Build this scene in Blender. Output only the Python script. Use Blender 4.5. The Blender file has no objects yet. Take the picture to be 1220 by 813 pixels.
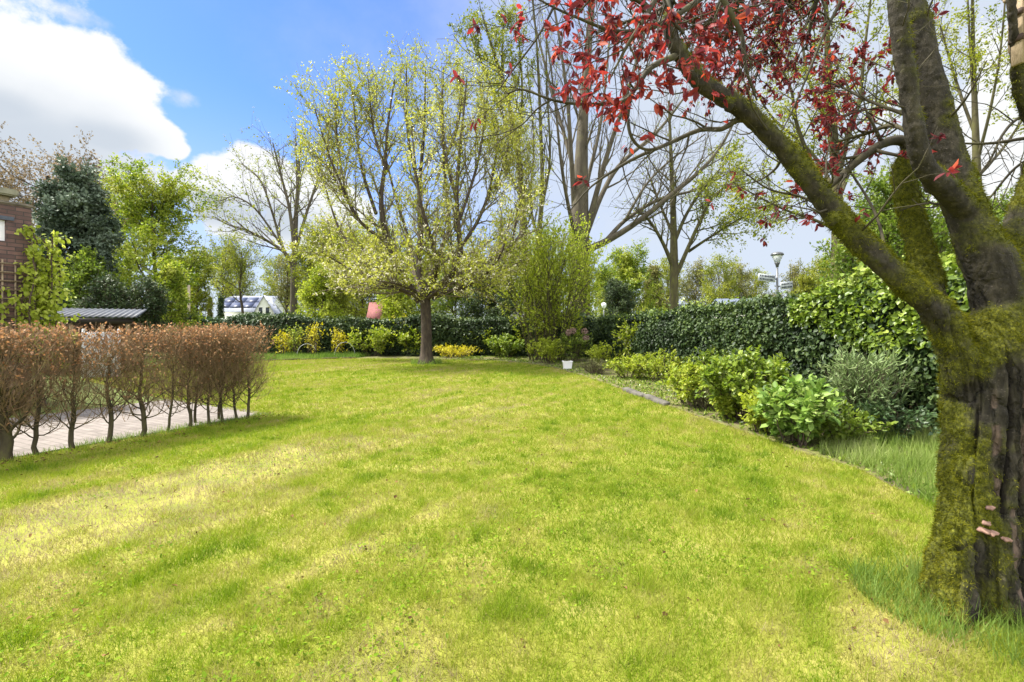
import bpy, math, random
import numpy as np
from mathutils import Vector
R = math.radians
sc = bpy.context.scene
col = sc.collection

# ------------------------------------------------------------------ camera
F, CX, HY, CAMZ = 590.0, 610.0, 390.0, 1.45      # focal length and horizon in the photo's pixels
cam = bpy.data.cameras.new('camera'); camo = bpy.data.objects.new('camera', cam); col.objects.link(camo)
cam.sensor_width = 36; cam.lens = F / 1220 * 36
cam.shift_y = -(406.5 - HY) / 1220
cam.clip_start = 0.05; cam.clip_end = 3000
camo.location = (0, 0, CAMZ); camo.rotation_euler = (R(90), 0, 0)
sc.camera = camo

# ------------------------------------------------------------------ light and exposure
EXPO = 2.36
SUN_EL, SUN_AZ = 58.0, -78.0      # azimuth clockwise from +Y (the viewing direction): the sun stands high on the left
SKY_S = 0.12
sc.view_settings.view_transform = 'Standard'; sc.view_settings.look = 'None'
sc.view_settings.gamma = 1; sc.view_settings.use_curve_mapping = False
sc.view_settings.exposure = EXPO
sun = bpy.data.lights.new('sun', 'SUN'); sun.energy = 2.55; sun.angle = R(7); sun.color = (1, .95, .86)
suno = bpy.data.objects.new('sun', sun); col.objects.link(suno)
sd = Vector((math.sin(R(SUN_AZ)) * math.cos(R(SUN_EL)), math.cos(R(SUN_AZ)) * math.cos(R(SUN_EL)), math.sin(R(SUN_EL))))
suno.rotation_euler = (-sd).to_track_quat('-Z', 'Y').to_euler()
suno.location = (-30, -20, 60)

world = bpy.data.worlds.new('World'); sc.world = world; world.use_nodes = True
wn, wl = world.node_tree.nodes, world.node_tree.links
wn.clear()
def wnode(t, **k):
    n = wn.new(t)
    for a, b in k.items(): setattr(n, a, b)
    return n
def wmath(op, a, b=None, c=None, clamp=False):
    n = wnode('ShaderNodeMath', operation=op, use_clamp=clamp)
    for i, v in enumerate((a, b, c)):
        if v is None: continue
        if isinstance(v, (int, float)): n.inputs[i].default_value = v
        else: wl.new(v, n.inputs[i])
    return n.outputs[0]
def wsmooth(v, a, b, c=0.0, d=1.0):
    n = wnode('ShaderNodeMapRange', interpolation_type='SMOOTHSTEP')
    wl.new(v, n.inputs[0])
    for i, x in enumerate((a, b, c, d)): n.inputs[i + 1].default_value = x
    return n.outputs[0]
def wmix(f, a, b):
    n = wnode('ShaderNodeMix', data_type='RGBA')
    for sck, v in ((n.inputs['Factor'], f), (n.inputs[6], a), (n.inputs[7], b)):
        if isinstance(v, (int, float)): sck.default_value = v
        elif isinstance(v, tuple): sck.default_value = v
        else: wl.new(v, sck)
    return n.outputs[2]
tc = wnode('ShaderNodeTexCoord')
nrm = wnode('ShaderNodeVectorMath', operation='NORMALIZE'); wl.new(tc.outputs['Generated'], nrm.inputs[0])
dirv = nrm.outputs[0]
sky = wnode('ShaderNodeTexSky'); sky.sky_type = 'NISHITA'; sky.sun_disc = False
sky.sun_elevation = R(SUN_EL); sky.sun_rotation = R(SUN_AZ); sky.air_density = 1.0; sky.dust_density = 0.6; sky.ozone_density = 1.6
def sky_dir(px, py):
    v = Vector(((px - CX) / F, 1, (HY - py) / F)); v.normalize(); return v
def blob(px, py, r, asp=1.35, vec=None):
    c = sky_dir(px, py)
    s = wnode('ShaderNodeVectorMath', operation='SUBTRACT'); wl.new(vec or dirv, s.inputs[0]); s.inputs[1].default_value = c
    m = wnode('ShaderNodeVectorMath', operation='MULTIPLY'); wl.new(s.outputs[0], m.inputs[0]); m.inputs[1].default_value = (1, 1, asp)
    l = wnode('ShaderNodeVectorMath', operation='LENGTH'); wl.new(m.outputs[0], l.inputs[0])
    return wmath('SUBTRACT', 1.0, wmath('DIVIDE', l.outputs['Value'], r))
def wnoise(scale, detail, rough, vec=None, off=(0, 0, 0)):
    mp = wnode('ShaderNodeMapping'); mp.inputs['Location'].default_value = off; wl.new(vec or dirv, mp.inputs['Vector'])
    mp.inputs['Scale'].default_value = (1, 1, 1.25)
    n = wnode('ShaderNodeTexNoise'); n.inputs['Scale'].default_value = scale; n.inputs['Detail'].default_value = detail
    n.inputs['Roughness'].default_value = rough; wl.new(mp.outputs[0], n.inputs['Vector'])
    return n.outputs['Fac']
def union(bl):
    o = bl[0]
    for b in bl[1:]: o = wmath('SMOOTH_MAX', o, b, 0.15)
    return o
KW = 1.0 / (SKY_S * 2 ** EXPO)
cum = union([blob(*b) for b in [(-90, 120, .26), (40, 92, .135), (105, 112, .095), (148, 140, .06), (185, 162, .045), (207, 178, .026),
                                (30, 165, .12), (-30, 215, .14), (262, 212, .062), (295, 205, .065), (225, 222, .038), (330, 225, .09),
                                (275, 245, .075), (370, 250, .12), (640, 470, .25), (-300, 150, .3), (1500, 150, .35)]])
# unseen broken cloud overhead and behind the camera, added bright as fill light
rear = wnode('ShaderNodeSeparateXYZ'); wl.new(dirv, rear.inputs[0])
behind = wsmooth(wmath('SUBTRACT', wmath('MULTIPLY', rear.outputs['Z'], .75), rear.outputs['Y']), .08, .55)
n1 = wnoise(11.0, 10, .60)
dens = wmath('ADD', wmath('MULTIPLY', wsmooth(cum, -.80, 1.0), 1.0), wmath('MULTIPLY', wmath('SUBTRACT', n1, .5), 1.0))
cmask = wsmooth(dens, .43, .60)
fill_mask = wmath('MULTIPLY', behind, wsmooth(n1, .36, .52))
# grey undersides: thick cloud low in its bank is seen against the light
n2 = wnoise(5.0, 5, .5, off=(3.1, 1.7, .4))
base = union([blob(30, 170, .17, 2.4), blob(-60, 180, .24, 2.2), blob(120, 165, .08, 2.4), blob(0, 130, .07, 2), blob(255, 250, .08, 2.4), blob(320, 262, .1, 2.4)])
grey = wmath('MULTIPLY', wsmooth(wmath('ADD', base, wmath('MULTIPLY', wmath('SUBTRACT', n2, .5), 1.3)), -.45, .65), .95)
ccol = wmix(grey, (1.02 * KW, 1.04 * KW, 1.06 * KW, 1), (.64 * KW, .71 * KW, .80 * KW, 1))
# thin veil of high cloud, thickest to the right and at the horizon
veil = wsmooth(wmath('ADD', blob(1010, 190, .98, 1.0), wmath('MULTIPLY', wmath('SUBTRACT', wnoise(2.6, 7, .6, off=(.3, 5, 2)), .5), .9)), -.05, .75, 0, .92)
sepz = wnode('ShaderNodeSeparateXYZ'); wl.new(dirv, sepz.inputs[0])
hor = wsmooth(sepz.outputs['Z'], 0.0, .42, .9, 0.0)
veil = wmath('MAXIMUM', veil, hor)
wisp = wmath('MULTIPLY', wsmooth(wmath('ADD', union([blob(85, 17, .06, 2.6), blob(222, 116, .045, 1.6), blob(140, 205, .06, 1.8)]),
             wmath('MULTIPLY', wmath('SUBTRACT', wnoise(11, 8, .62, off=(7, 0, 0)), .5), 2.2)), .25, 1.1), .8)
tint = wnode('ShaderNodeMix', data_type='RGBA', blend_type='MULTIPLY'); tint.inputs['Factor'].default_value = 1
wl.new(sky.outputs[0], tint.inputs[6]); tint.inputs[7].default_value = (.185, .262, .42, 1)
c = wmix(veil, tint.outputs[2], (.75 * KW, .82 * KW, .915 * KW, 1))
c = wmix(wisp, c, (.85 * KW, .9 * KW, .97 * KW, 1))
c = wmix(cmask, c, ccol)
c = wmix(fill_mask, c, (3.2 * KW, 3.2 * KW, 3.2 * KW, 1))
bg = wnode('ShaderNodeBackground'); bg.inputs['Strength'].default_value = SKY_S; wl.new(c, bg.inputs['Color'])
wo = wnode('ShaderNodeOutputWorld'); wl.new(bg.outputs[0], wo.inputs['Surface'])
sc.cycles.max_bounces = 6; sc.cycles.diffuse_bounces = 3; sc.cycles.transparent_max_bounces = 8

# ------------------------------------------------------------------ helpers
def W(px, py, Y): return np.array([(px - CX) / F * Y, Y, CAMZ + (HY - py) / F * Y])
def G(px, py):
    Y = F * CAMZ / (py - HY); return np.array([(px - CX) / F * Y, Y, 0.0])
def nz(v): return v / np.maximum(np.linalg.norm(v, axis=-1, keepdims=True), 1e-9)

def _h(x, y, z, s):
    with np.errstate(over='ignore'):
        n = (x.astype(np.int64) * 374761393 + y.astype(np.int64) * 668265263 + z.astype(np.int64) * 2147483647 + s * 974711) & 0xffffffff
        n = ((n ^ (n >> 13)) * 1274126177) & 0xffffffff
        n = ((n ^ (n >> 16)) * 2246822519) & 0xffffffff
    return ((n ^ (n >> 15)) & 0xffffff) / float(0xffffff)
def vnoise(p, seed=0):
    p = np.asarray(p, float)
    i = np.floor(p).astype(np.int64); f = p - i; f = f * f * (3 - 2 * f)
    o = 0
    for dx in (0, 1):
        for dy in (0, 1):
            for dz in (0, 1):
                w = (f[:, 0] if dx else 1 - f[:, 0]) * (f[:, 1] if dy else 1 - f[:, 1]) * (f[:, 2] if dz else 1 - f[:, 2])
                o = o + w * _h(i[:, 0] + dx, i[:, 1] + dy, i[:, 2] + dz, seed)
    return o
def fbm(p, octs=4, seed=0, gain=.5):
    a, s, t = 1.0, 0, 0
    p = np.asarray(p, float)
    for k in range(octs):
        s = s + a * vnoise(p * 2 ** k + k * 17.3, seed + k); t += a; a *= gain
    return s / t

def tag(o, label=None, cat=None, group=None, kind=None):
    if label: o['label'] = label
    if cat: o['category'] = cat
    if group: o['group'] = group
    if kind: o['kind'] = kind
    return o
def empty(name, loc=(0, 0, 0), rz=0.0):
    o = bpy.data.objects.new(name, None); col.objects.link(o); o.empty_display_size = .2
    o.location = tuple(loc); o.rotation_euler = (0, 0, rz); return o
def copy_tree(o, parent=None):
    c = o.copy(); col.objects.link(c)
    if parent: c.parent = parent
    for ch in list(o.children): copy_tree(ch, c)
    return c

class NM:
    """numpy mesh collector: becomes ONE mesh object"""
    def __init__(s): s.v = []; s.q = []; s.t = []; s.a = []; s.n = 0
    def add(s, v, q=None, t=None, tint=.5):
        v = np.asarray(v, np.float32).reshape(-1, 3)
        if q is not None and len(q): s.q.append(np.asarray(q, np.int32).reshape(-1, 4) + s.n)
        if t is not None and len(t): s.t.append(np.asarray(t, np.int32).reshape(-1, 3) + s.n)
        s.v.append(v); s.a.append(np.broadcast_to(np.asarray(tint, np.float32), (len(v),))); s.n += len(v)
    def build(s, name, mat, parent=None, smooth=False, local=None):
        v = np.concatenate(s.v) if s.v else np.zeros((0, 3), np.float32)
        if local is not None: v = v - np.asarray(local, np.float32)
        q = np.concatenate(s.q) if s.q else np.zeros((0, 4), np.int32)
        t = np.concatenate(s.t) if s.t else np.zeros((0, 3), np.int32)
        me = bpy.data.meshes.new(name)
        me.vertices.add(len(v)); me.vertices.foreach_set('co', v.astype(np.float32).ravel())
        nl = q.size + t.size
        me.loops.add(nl); me.loops.foreach_set('vertex_index', np.concatenate([q.ravel(), t.ravel()]).astype(np.int32))
        npol = len(q) + len(t)
        me.polygons.add(npol)
        ls = np.concatenate([np.arange(len(q)) * 4, q.size + np.arange(len(t)) * 3]).astype(np.int32)
        me.polygons.foreach_set('loop_start', ls)
        if smooth: me.polygons.foreach_set('use_smooth', np.ones(npol, bool))
        at = me.attributes.new('tint', 'FLOAT', 'POINT'); at.data.foreach_set('value', np.concatenate(s.a).astype(np.float32))
        me.update(calc_edges=True)
        me.materials.append(mat)
        o = bpy.data.objects.new(name, me); col.objects.link(o)
        if parent is not None: o.parent = parent
        return o
    # ---- shapes
    def tubes(s, P, Rr, S=5, tint=.5, cap=False):
        P = np.asarray(P, float); Rr = np.asarray(Rr, float)
        if P.ndim == 2: P = P[None]; Rr = Rr[None]
        N, K, _ = P.shape
        if N == 0: return
        T = np.empty_like(P); T[:, 1:-1] = P[:, 2:] - P[:, :-2]; T[:, 0] = P[:, 1] - P[:, 0]; T[:, -1] = P[:, -1] - P[:, -2]
        T = nz(T); m = nz(T.mean(1))
        ref = np.where((np.abs(m[:, 2]) < .8)[:, None], np.array([0, 0, 1.]), np.array([1., 0.13, 0]))
        U = nz(np.cross(T, ref[:, None, :])); V = np.cross(T, U)
        an = np.arange(S) / S * 2 * np.pi
        ring = P[:, :, None, :] + Rr[:, :, None, None] * (np.cos(an)[None, None, :, None] * U[:, :, None, :] + np.sin(an)[None, None, :, None] * V[:, :, None, :])
        idx = np.arange(N * K * S).reshape(N, K, S)
        nx = np.roll(idx, -1, axis=2)
        q = np.stack([idx[:, :-1], nx[:, :-1], nx[:, 1:], idx[:, 1:]], -1).reshape(-1, 4)
        tn = np.broadcast_to(np.asarray(tint, float).reshape(-1, 1), (N, K * S)).ravel() if np.ndim(tint) else tint
        vv = ring.reshape(-1, 3); tt = None
        if cap:
            vv = np.concatenate([vv, P[:, 0], P[:, -1]]); b = N * K * S
            c0 = b + np.arange(N); c1 = b + N + np.arange(N)
            t0 = np.stack([np.broadcast_to(c0[:, None], (N, S)), nx[:, 0], idx[:, 0]], -1).reshape(-1, 3)
            t1 = np.stack([np.broadcast_to(c1[:, None], (N, S)), idx[:, -1], nx[:, -1]], -1).reshape(-1, 3)
            tt = np.concatenate([t0, t1])
            if np.ndim(tint): tn = .5
        s.add(vv, q, tt, tn)
    def leaves(s, pos, D, Nn, L, Wd, tint, kind=6, fold=.18):
        pos = np.asarray(pos, float); N = len(pos)
        if N == 0: return
        D = nz(D); S_ = nz(np.cross(D, Nn)); Z = np.cross(S_, D)
        L = np.broadcast_to(np.asarray(L, float), (N,)); Wd = np.broadcast_to(np.asarray(Wd, float), (N,))
        if kind == 4: uv = [(0, 0, 0), (.45, .5, fold), (1, 0, 0), (.45, -.5, fold)]; q = [(0, 1, 2, 3)]
        elif kind == 3: uv = [(0, -.5, 0), (0, .5, 0), (1, 0, 0)]; q = None
        else: uv = [(0, 0, 0), (.28, .46, fold), (.68, .42, fold), (1, 0, -.12), (.68, -.42, fold), (.28, -.46, fold)]; q = [(0, 1, 2, 3), (0, 3, 4, 5)]
        k = len(uv)
        uv = np.array(uv)
        v = pos[:, None] + uv[None, :, 0, None] * (D * L[:, None])[:, None] + uv[None, :, 1, None] * (S_ * Wd[:, None])[:, None] + uv[None, :, 2, None] * (Z * Wd[:, None])[:, None]
        b = (np.arange(N) * k)[:, None, None]
        tn = np.repeat(np.broadcast_to(np.asarray(tint, float), (N,)), k)
        if q is None: s.add(v, None, (b + np.array([(0, 1, 2)])[None]).reshape(-1, 3), tn)
        else: s.add(v, (b + np.array(q)[None]).reshape(-1, 4), None, tn)
    def box(s, c, sz, rz=0.0, tint=.5, bev=0.0):
        c = np.asarray(c, float); hx, hy, hz = np.asarray(sz, float) / 2
        if bev <= 0:
            v = np.array([(x * hx, y * hy, z * hz) for z in (-1, 1) for x, y in ((-1, -1), (1, -1), (1, 1), (-1, 1))])
            q = [(0, 3, 2, 1), (4, 5, 6, 7), (0, 1, 5, 4), (1, 2, 6, 5), (2, 3, 7, 6), (3, 0, 4, 7)]; t = None
        else:
            rows = []
            b = bev
            for z, ins in ((-hz, b), (-hz + b, 0), (hz - b, 0), (hz, b)):
                x0, y0 = hx - ins, hy - ins
                k = b * .6
                rows.append([(-x0 + k, -y0, z), (x0 - k, -y0, z), (x0, -y0 + k, z), (x0, y0 - k, z), (x0 - k, y0, z), (-x0 + k, y0, z), (-x0, y0 - k, z), (-x0, -y0 + k, z)])
            v = np.array(rows).reshape(-1, 3); q = []; t = []
            for r in range(3):
                for i in range(8): q.append((r * 8 + i, r * 8 + (i + 1) % 8, r * 8 + 8 + (i + 1) % 8, r * 8 + 8 + i))
            for i in range(1, 7): t.append((0, i + 1, i)); t.append((24, 24 + i, 25 + i))
        if rz:
            ca, sa = math.cos(rz), math.sin(rz); v = np.stack([v[:, 0] * ca - v[:, 1] * sa, v[:, 0] * sa + v[:, 1] * ca, v[:, 2]], 1)
        s.add(v + c, q, t, tint)
    def lathe(s, c, prof, S=20, tint=.5):
        prof = np.array(prof, float); an = np.arange(S) / S * 2 * np.pi; K = len(prof)
        v = np.stack([prof[:, None, 0] * np.cos(an), prof[:, None, 0] * np.sin(an), np.broadcast_to(prof[:, None, 1], (K, S))], -1).reshape(-1, 3) + np.asarray(c, float)
        idx = np.arange(K * S).reshape(K, S); nx = np.roll(idx, -1, 1)
        s.add(v, np.stack([idx[:-1], nx[:-1], nx[1:], idx[1:]], -1).reshape(-1, 4), None, tint)
    def poly(s, pts, tint=.5):
        v = np.array(pts, float); n = len(v)
        s.add(v, None, [(0, i, i + 1) for i in range(1, n - 1)], tint)

def catmull(pts, K):
    p = np.array(pts, float); n = len(p)
    if n == 2: t = np.linspace(0, 1, K)[:, None]; return p[0] * (1 - t) + p[1] * t
    e = np.concatenate([[2 * p[0] - p[1]], p, [2 * p[-1] - p[-2]]])
    u = np.linspace(0, n - 1, K); i = np.clip(np.floor(u).astype(int), 0, n - 2); f = (u - i)[:, None]
    a, b, c_, d = e[i], e[i + 1], e[i + 2], e[i + 3]
    return .5 * (2 * b + (c_ - a) * f + (2 * a - 5 * b + 4 * c_ - d) * f ** 2 + (3 * b - a - 3 * c_ + d) * f ** 3)
def limb(pts, K=12):
    """pts: (px, py, Y, width in px) -> smooth polyline of real points and radii"""
    a = np.array([np.append(W(x, y, Y), w * Y / F / 2 * math.cos(math.atan((x - CX) / F)) ** .9) for x, y, Y, w in pts])
    c_ = catmull(a, K); return c_[:, :3], np.maximum(c_[:, 3], .002)
def kids(rng, P, Rr, n, t0, t1, ln, ang, up=0.0, wob=.12, K=6, rf=.55, rmin=.003, angj=.25, rel=False, tip=.25, wild=.4):
    N, K0, _ = P.shape
    idx = np.repeat(np.arange(N), n); j = np.tile(np.arange(n), N); M = N * n
    t = t0 + (t1 - t0) * (j + rng.random(M)) / n
    s = t * (K0 - 1); i0 = np.clip(np.floor(s).astype(int), 0, K0 - 2); f = (s - i0)[:, None]
    b = P[idx, i0] * (1 - f) + P[idx, i0 + 1] * f
    T = nz(P[idx, i0 + 1] - P[idx, i0]); r0 = Rr[idx, i0] * (1 - f[:, 0]) + Rr[idx, i0 + 1] * f[:, 0]
    az = j * 2.4 + (rng.random(N) * 6.28)[idx] + rng.normal(0, wild, M)
    ref = np.where((np.abs(T[:, 2]) < .9)[:, None], np.array([0, 0, 1.]), np.array([1., 0, 0]))
    U = nz(np.cross(T, ref)); V = np.cross(T, U)
    a = (ang(t) if callable(ang) else ang) * (1 + angj * rng.normal(size=M))
    D = np.cos(a)[:, None] * T + np.sin(a)[:, None] * (np.cos(az)[:, None] * U + np.sin(az)[:, None] * V)
    L = (ln(t) if callable(ln) else np.full(M, float(ln))) * rng.uniform(.65, 1.2, M)
    if rel: L = L * np.linalg.norm(np.diff(P, axis=1), axis=2).sum(1)[idx]
    out = np.empty((M, K, 3)); out[:, 0] = b; p = b
    for k in range(1, K):
        D = nz(D + wob * rng.normal(size=(M, 3)) + np.array([0, 0, up])); p = p + D * (L / (K - 1))[:, None]; out[:, k] = p
    rb = np.maximum(np.minimum(r0 * rf, r0), rmin)
    rr = rb[:, None] * np.linspace(1, tip, K)[None]
    return out, np.maximum(rr, rmin * .6)
def leaf_at(rng, P, per, t0=.2, jit=.0):
    N, K0, _ = P.shape
    M = int(N * per); idx = rng.integers(0, N, M); t = t0 + (1 - t0) * rng.random(M)
    s = t * (K0 - 1); i0 = np.clip(np.floor(s).astype(int), 0, K0 - 2); f = (s - i0)[:, None]
    pos = P[idx, i0] * (1 - f) + P[idx, i0 + 1] * f; T = nz(P[idx, i0 + 1] - P[idx, i0])
    if jit: pos = pos + rng.normal(0, jit, (M, 3))
    return pos, T
def rdir(rng, n): return nz(rng.normal(size=(n, 3)))

# ------------------------------------------------------------------ materials
def newmat(name):
    m = bpy.data.materials.new(name); m.use_nodes = True; m.node_tree.nodes.clear(); return m, m.node_tree.nodes, m.node_tree.links
def ramp(n, stops, interp='LINEAR'):
    r = n.new('ShaderNodeValToRGB'); r.color_ramp.interpolation = interp
    el = r.color_ramp.elements
    while len(el) < len(stops): el.new(.5)
    for e, (p, c_) in zip(el, stops): e.position = p; e.color = (*c_, 1)
    return r
def leafmat(name, cols, trans=.35, rough=.5, spec=.3):
    m, n, l = newmat(name)
    at = n.new('ShaderNodeAttribute'); at.attribute_name = 'tint'
    k = len(cols); rp = ramp(n, [(i / max(k - 1, 1), c_) for i, c_ in enumerate(cols)]); l.new(at.outputs['Fac'], rp.inputs[0])
    p = n.new('ShaderNodeBsdfPrincipled'); p.inputs['Roughness'].default_value = rough; p.inputs['Specular IOR Level'].default_value = spec
    l.new(rp.outputs[0], p.inputs['Base Color'])
    o = n.new('ShaderNodeOutputMaterial')
    if trans:
        tr = n.new('ShaderNodeBsdfTranslucent'); hs = n.new('ShaderNodeHueSaturation'); hs.inputs['Value'].default_value = 1.25; hs.inputs['Saturation'].default_value = 1.05
        l.new(rp.outputs[0], hs.inputs['Color']); l.new(hs.outputs[0], tr.inputs['Color'])
        mx = n.new('ShaderNodeMixShader'); mx.inputs[0].default_value = trans; l.new(p.outputs[0], mx.inputs[1]); l.new(tr.outputs[0], mx.inputs[2]); l.new(mx.outputs[0], o.inputs[0])
    else: l.new(p.outputs[0], o.inputs[0])
    return m
def surf(name, stops, scale=6.0, detail=6, rough=.8, bump=.3, stretch=(1, 1, 1), bscale=None, spec=.3, metal=0.0, coord='Object', dist=.02, wood=0):
    m, n, l = newmat(name)
    t = n.new('ShaderNodeTexCoord'); mp = n.new('ShaderNodeMapping'); mp.inputs['Scale'].default_value = stretch; l.new(t.outputs[coord], mp.inputs[0])
    no = n.new('ShaderNodeTexNoise'); no.inputs['Scale'].default_value = scale; no.inputs['Detail'].default_value = detail; no.inputs['Roughness'].default_value = .6
    no.inputs['Distortion'].default_value = wood; l.new(mp.outputs[0], no.inputs['Vector'])
    rp = ramp(n, stops); l.new(no.outputs['Fac'], rp.inputs[0])
    p = n.new('ShaderNodeBsdfPrincipled'); p.inputs['Roughness'].default_value = rough; p.inputs['Specular IOR Level'].default_value = spec; p.inputs['Metallic'].default_value = metal
    l.new(rp.outputs[0], p.inputs['Base Color'])
    if bump:
        nb = n.new('ShaderNodeTexNoise'); nb.inputs['Scale'].default_value = bscale or scale * 3; nb.inputs['Detail'].default_value = 5; l.new(mp.outputs[0], nb.inputs['Vector'])
        b = n.new('ShaderNodeBump'); b.inputs['Strength'].default_value = bump; b.inputs['Distance'].default_value = dist; l.new(nb.outputs['Fac'], b.inputs['Height']); l.new(b.outputs[0], p.inputs['Normal'])
    o = n.new('ShaderNodeOutputMaterial'); l.new(p.outputs[0], o.inputs[0]); return m

M = {}
M['grass'] = leafmat('grass_blades', [(.065, .125, .010), (.140, .220, .012), (.225, .290, .022), (.290, .285, .055), (.30, .24, .125), (.34, .265, .18)], .35, .6, .15)
M['tallgrass'] = leafmat('tall_grass', [(.07, .14, .02), (.14, .22, .035), (.23, .30, .07), (.36, .39, .17)], .4, .55, .2)
M['bark_dark'] = surf('dark_bark', [(.25, (.020, .014, .010)), (.55, (.06, .045, .032)), (.8, (.11, .085, .05))], 10, 8, .9, .8, (1, 1, .35))
M['bark_grey'] = surf('grey_bark', [(.25, (.045, .037, .026)), (.55, (.095, .080, .055)), (.8, (.125, .12, .05))], 5, 8, .9, .6, (1, 1, .3))
M['bark_moss'] = surf('mossy_bark', [(.3, (.035, .028, .018)), (.5, (.070, .062, .028)), (.75, (.11, .115, .025))], 4, 8, .95, .7, (1, 1, .4))
M['twig'] = surf('twig_bark', [(.3, (.05, .035, .025)), (.7, (.11, .08, .055))], 14, 4, .85, .2)
M['twig_olive'] = surf('olive_twig_bark', [(.3, (.025, .021, .012)), (.55, (.045, .038, .020)), (.75, (.065, .063, .020))], 9, 4, .85, .2)
def simple(name, c_, rough=.6, metal=0.0, var=.15, scale=8, bump=0.1, spec=.3):
    a = tuple(x * (1 - var) for x in c_); b = tuple(min(1, x * (1 + var)) for x in c_)
    return surf(name, [(.3, a), (.7, b)], scale, 5, rough, bump, spec=spec, metal=metal)

M['cherry_twig'] = surf('cherry_twig_bark', [(.3, (.09, .075, .045)), (.7, (.18, .155, .085))], 9, 4, .85, .2)
# leaves
LM = {}
LM['cherry'] = leafmat('cherry_leaf', [(.20, .225, .022), (.31, .33, .04), (.43, .43, .10)], .45, .45)
LM['blossom'] = leafmat('cherry_blossom', [(.42, .40, .27), (.60, .57, .44), (.70, .66, .56)], .4, .7, .1)
LM['red'] = leafmat('purple_leaf', [(.060, .016, .022), (.145, .025, .030), (.29, .040, .036), (.46, .095, .05)], .5, .5, .2)
LM['beech'] = leafmat('dead_beech_leaf', [(.14, .065, .030), (.28, .14, .062), (.42, .23, .11), (.52, .37, .22)], .4, .6)
LM['ivy'] = leafmat('ivy_leaf', [(.012, .024, .008), (.024, .046, .012), (.045, .075, .018), (.09, .13, .028)], .15, .55, .25)
LM['ivy_mid'] = leafmat('rear_ivy_leaf', [(.016, .032, .012), (.035, .062, .020), (.065, .10, .03), (.13, .17, .04)], .15, .5, .25)
LM['ivy_pale'] = leafmat('hedge_leaf', [(.02, .045, .018), (.05, .09, .03), (.09, .14, .045)], .2, .4, .4)
LM['lime'] = leafmat('lime_leaf', [(.09, .15, .012), (.19, .26, .02), (.29, .34, .035), (.40, .42, .08)], .4, .45)
LM['lime_bright'] = leafmat('bright_lime_leaf', [(.17, .23, .02), (.29, .35, .03), (.43, .47, .09)], .5, .5, .2)
LM['clover'] = leafmat('clover_leaf', [(.075, .135, .010), (.125, .20, .012), (.19, .26, .022)], .25, .7, .03)
LM['hydrangea_front'] = leafmat('broad_hydrangea_leaf', [(.05, .10, .02), (.12, .21, .035), (.21, .31, .06), (.34, .42, .13)], .35, .5, .25)
LM['hydrangea'] = leafmat('hydrangea_leaf', [(.045, .08, .010), (.115, .18, .018), (.20, .27, .03), (.32, .38, .08)], .35, .4, .4)
LM['silver'] = leafmat('silver_leaf', [(.07, .115, .035), (.14, .20, .065), (.25, .31, .13)], .25, .6)
LM['yellow'] = leafmat('yellow_flower', [(.30, .28, .012), (.46, .41, .018), (.58, .52, .06)], .35, .5)
LM['spring'] = leafmat('spring_leaf', [(.10, .13, .012), (.20, .23, .02), (.30, .31, .035)], .42, .5)
LM['spring_green'] = leafmat('fresh_green_leaf', [(.06, .11, .012), (.13, .19, .02), (.22, .28, .04)], .4, .5)
LM['olive'] = leafmat('olive_leaf', [(.08, .09, .02), (.16, .16, .04), (.24, .22, .07)], .35, .5)
LM['blue'] = leafmat('blue_needle', [(.035, .055, .032), (.075, .105, .066), (.14, .18, .12)], .1, .6)
LM['dark'] = leafmat('dark_needle', [(.018, .034, .012), (.04, .066, .022), (.08, .11, .035)], .12, .6)
LM['bud'] = leafmat('reddish_bud', [(.12, .09, .05), (.22, .16, .09), (.28, .22, .13)], .3, .6)
LM['litter'] = leafmat('fallen_leaf', [(.04, .022, .010), (.10, .055, .022), (.20, .12, .05)], .1, .85, .05)
LM['heather'] = leafmat('heather_sprig', [(.05, .045, .03), (.10, .11, .035), (.16, .17, .05)], .2, .7)

# ------------------------------------------------------------------ the setting
def ground_mat(name, stops, sc1, sc2):
    return surf(name, stops, sc1, 8, .95, .5, bscale=sc2, coord='Object', dist=.03)
g = NM(); g.poly([(-900, -300, -.012), (900, -300, -.012), (900, 1800, -.012), (-900, 1800, -.012)])
M['ground'] = ground_mat('meadow_ground', [(.3, (.05, .07, .015)), (.6, (.10, .13, .02)), (.8, (.15, .16, .04))], .35, 6)
tag(g.build('ground', M['ground']), kind='structure')

MOW = np.array([.454, .891])                       # the direction the mower ran: parallel to the clipped hedge
HL0 = np.array([-5.5, 5.34]); HN = np.array([.891, -.454])
def hedge_side(x, y): return (x - HL0[0]) * HN[0] + (y - HL0[1]) * HN[1]   # > 0 on the lawn side
edge_px = [(1175, 640), (1112, 602), (1060, 579), (1030, 562), (944, 535), (871, 509), (815, 490), (760, 471), (702, 450), (662, 439), (625, 433), (585, 430), (540, 428.6)]
EDGE = np.array([G(*p)[:2] for p in edge_px])
REAR = np.array([[-3.2, 22.15], [-5.2, 22.7], [-7.2, 22.9], [-8.6, 22.3], [-10.4, 21.2], [-13.5, 19.8]])
BORD = np.concatenate([EDGE, REAR])
LAWN = np.concatenate([[[7, -6]], [[4.2, 1.0]], [[3.75, 2.4]], BORD, [[-14, 18]], [[-11.8, 13.6]], [HL0 + MOW * 3.45 + HN * -3.4], [HL0 + MOW * 3.15 + HN * -.2], [HL0 + MOW * 2.6], [HL0 - MOW * 9 + HN * 0]])
def inside(poly, x, y):
    r = np.zeros(len(x), bool); n = len(poly); j = n - 1
    for i in range(n):
        xi, yi = poly[i]; xj, yj = poly[j]
        c_ = ((yi > y) != (yj > y)) & (x < (xj - xi) * (y - yi) / (yj - yi + 1e-12) + xi)
        r ^= c_; j = i
    return r
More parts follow.
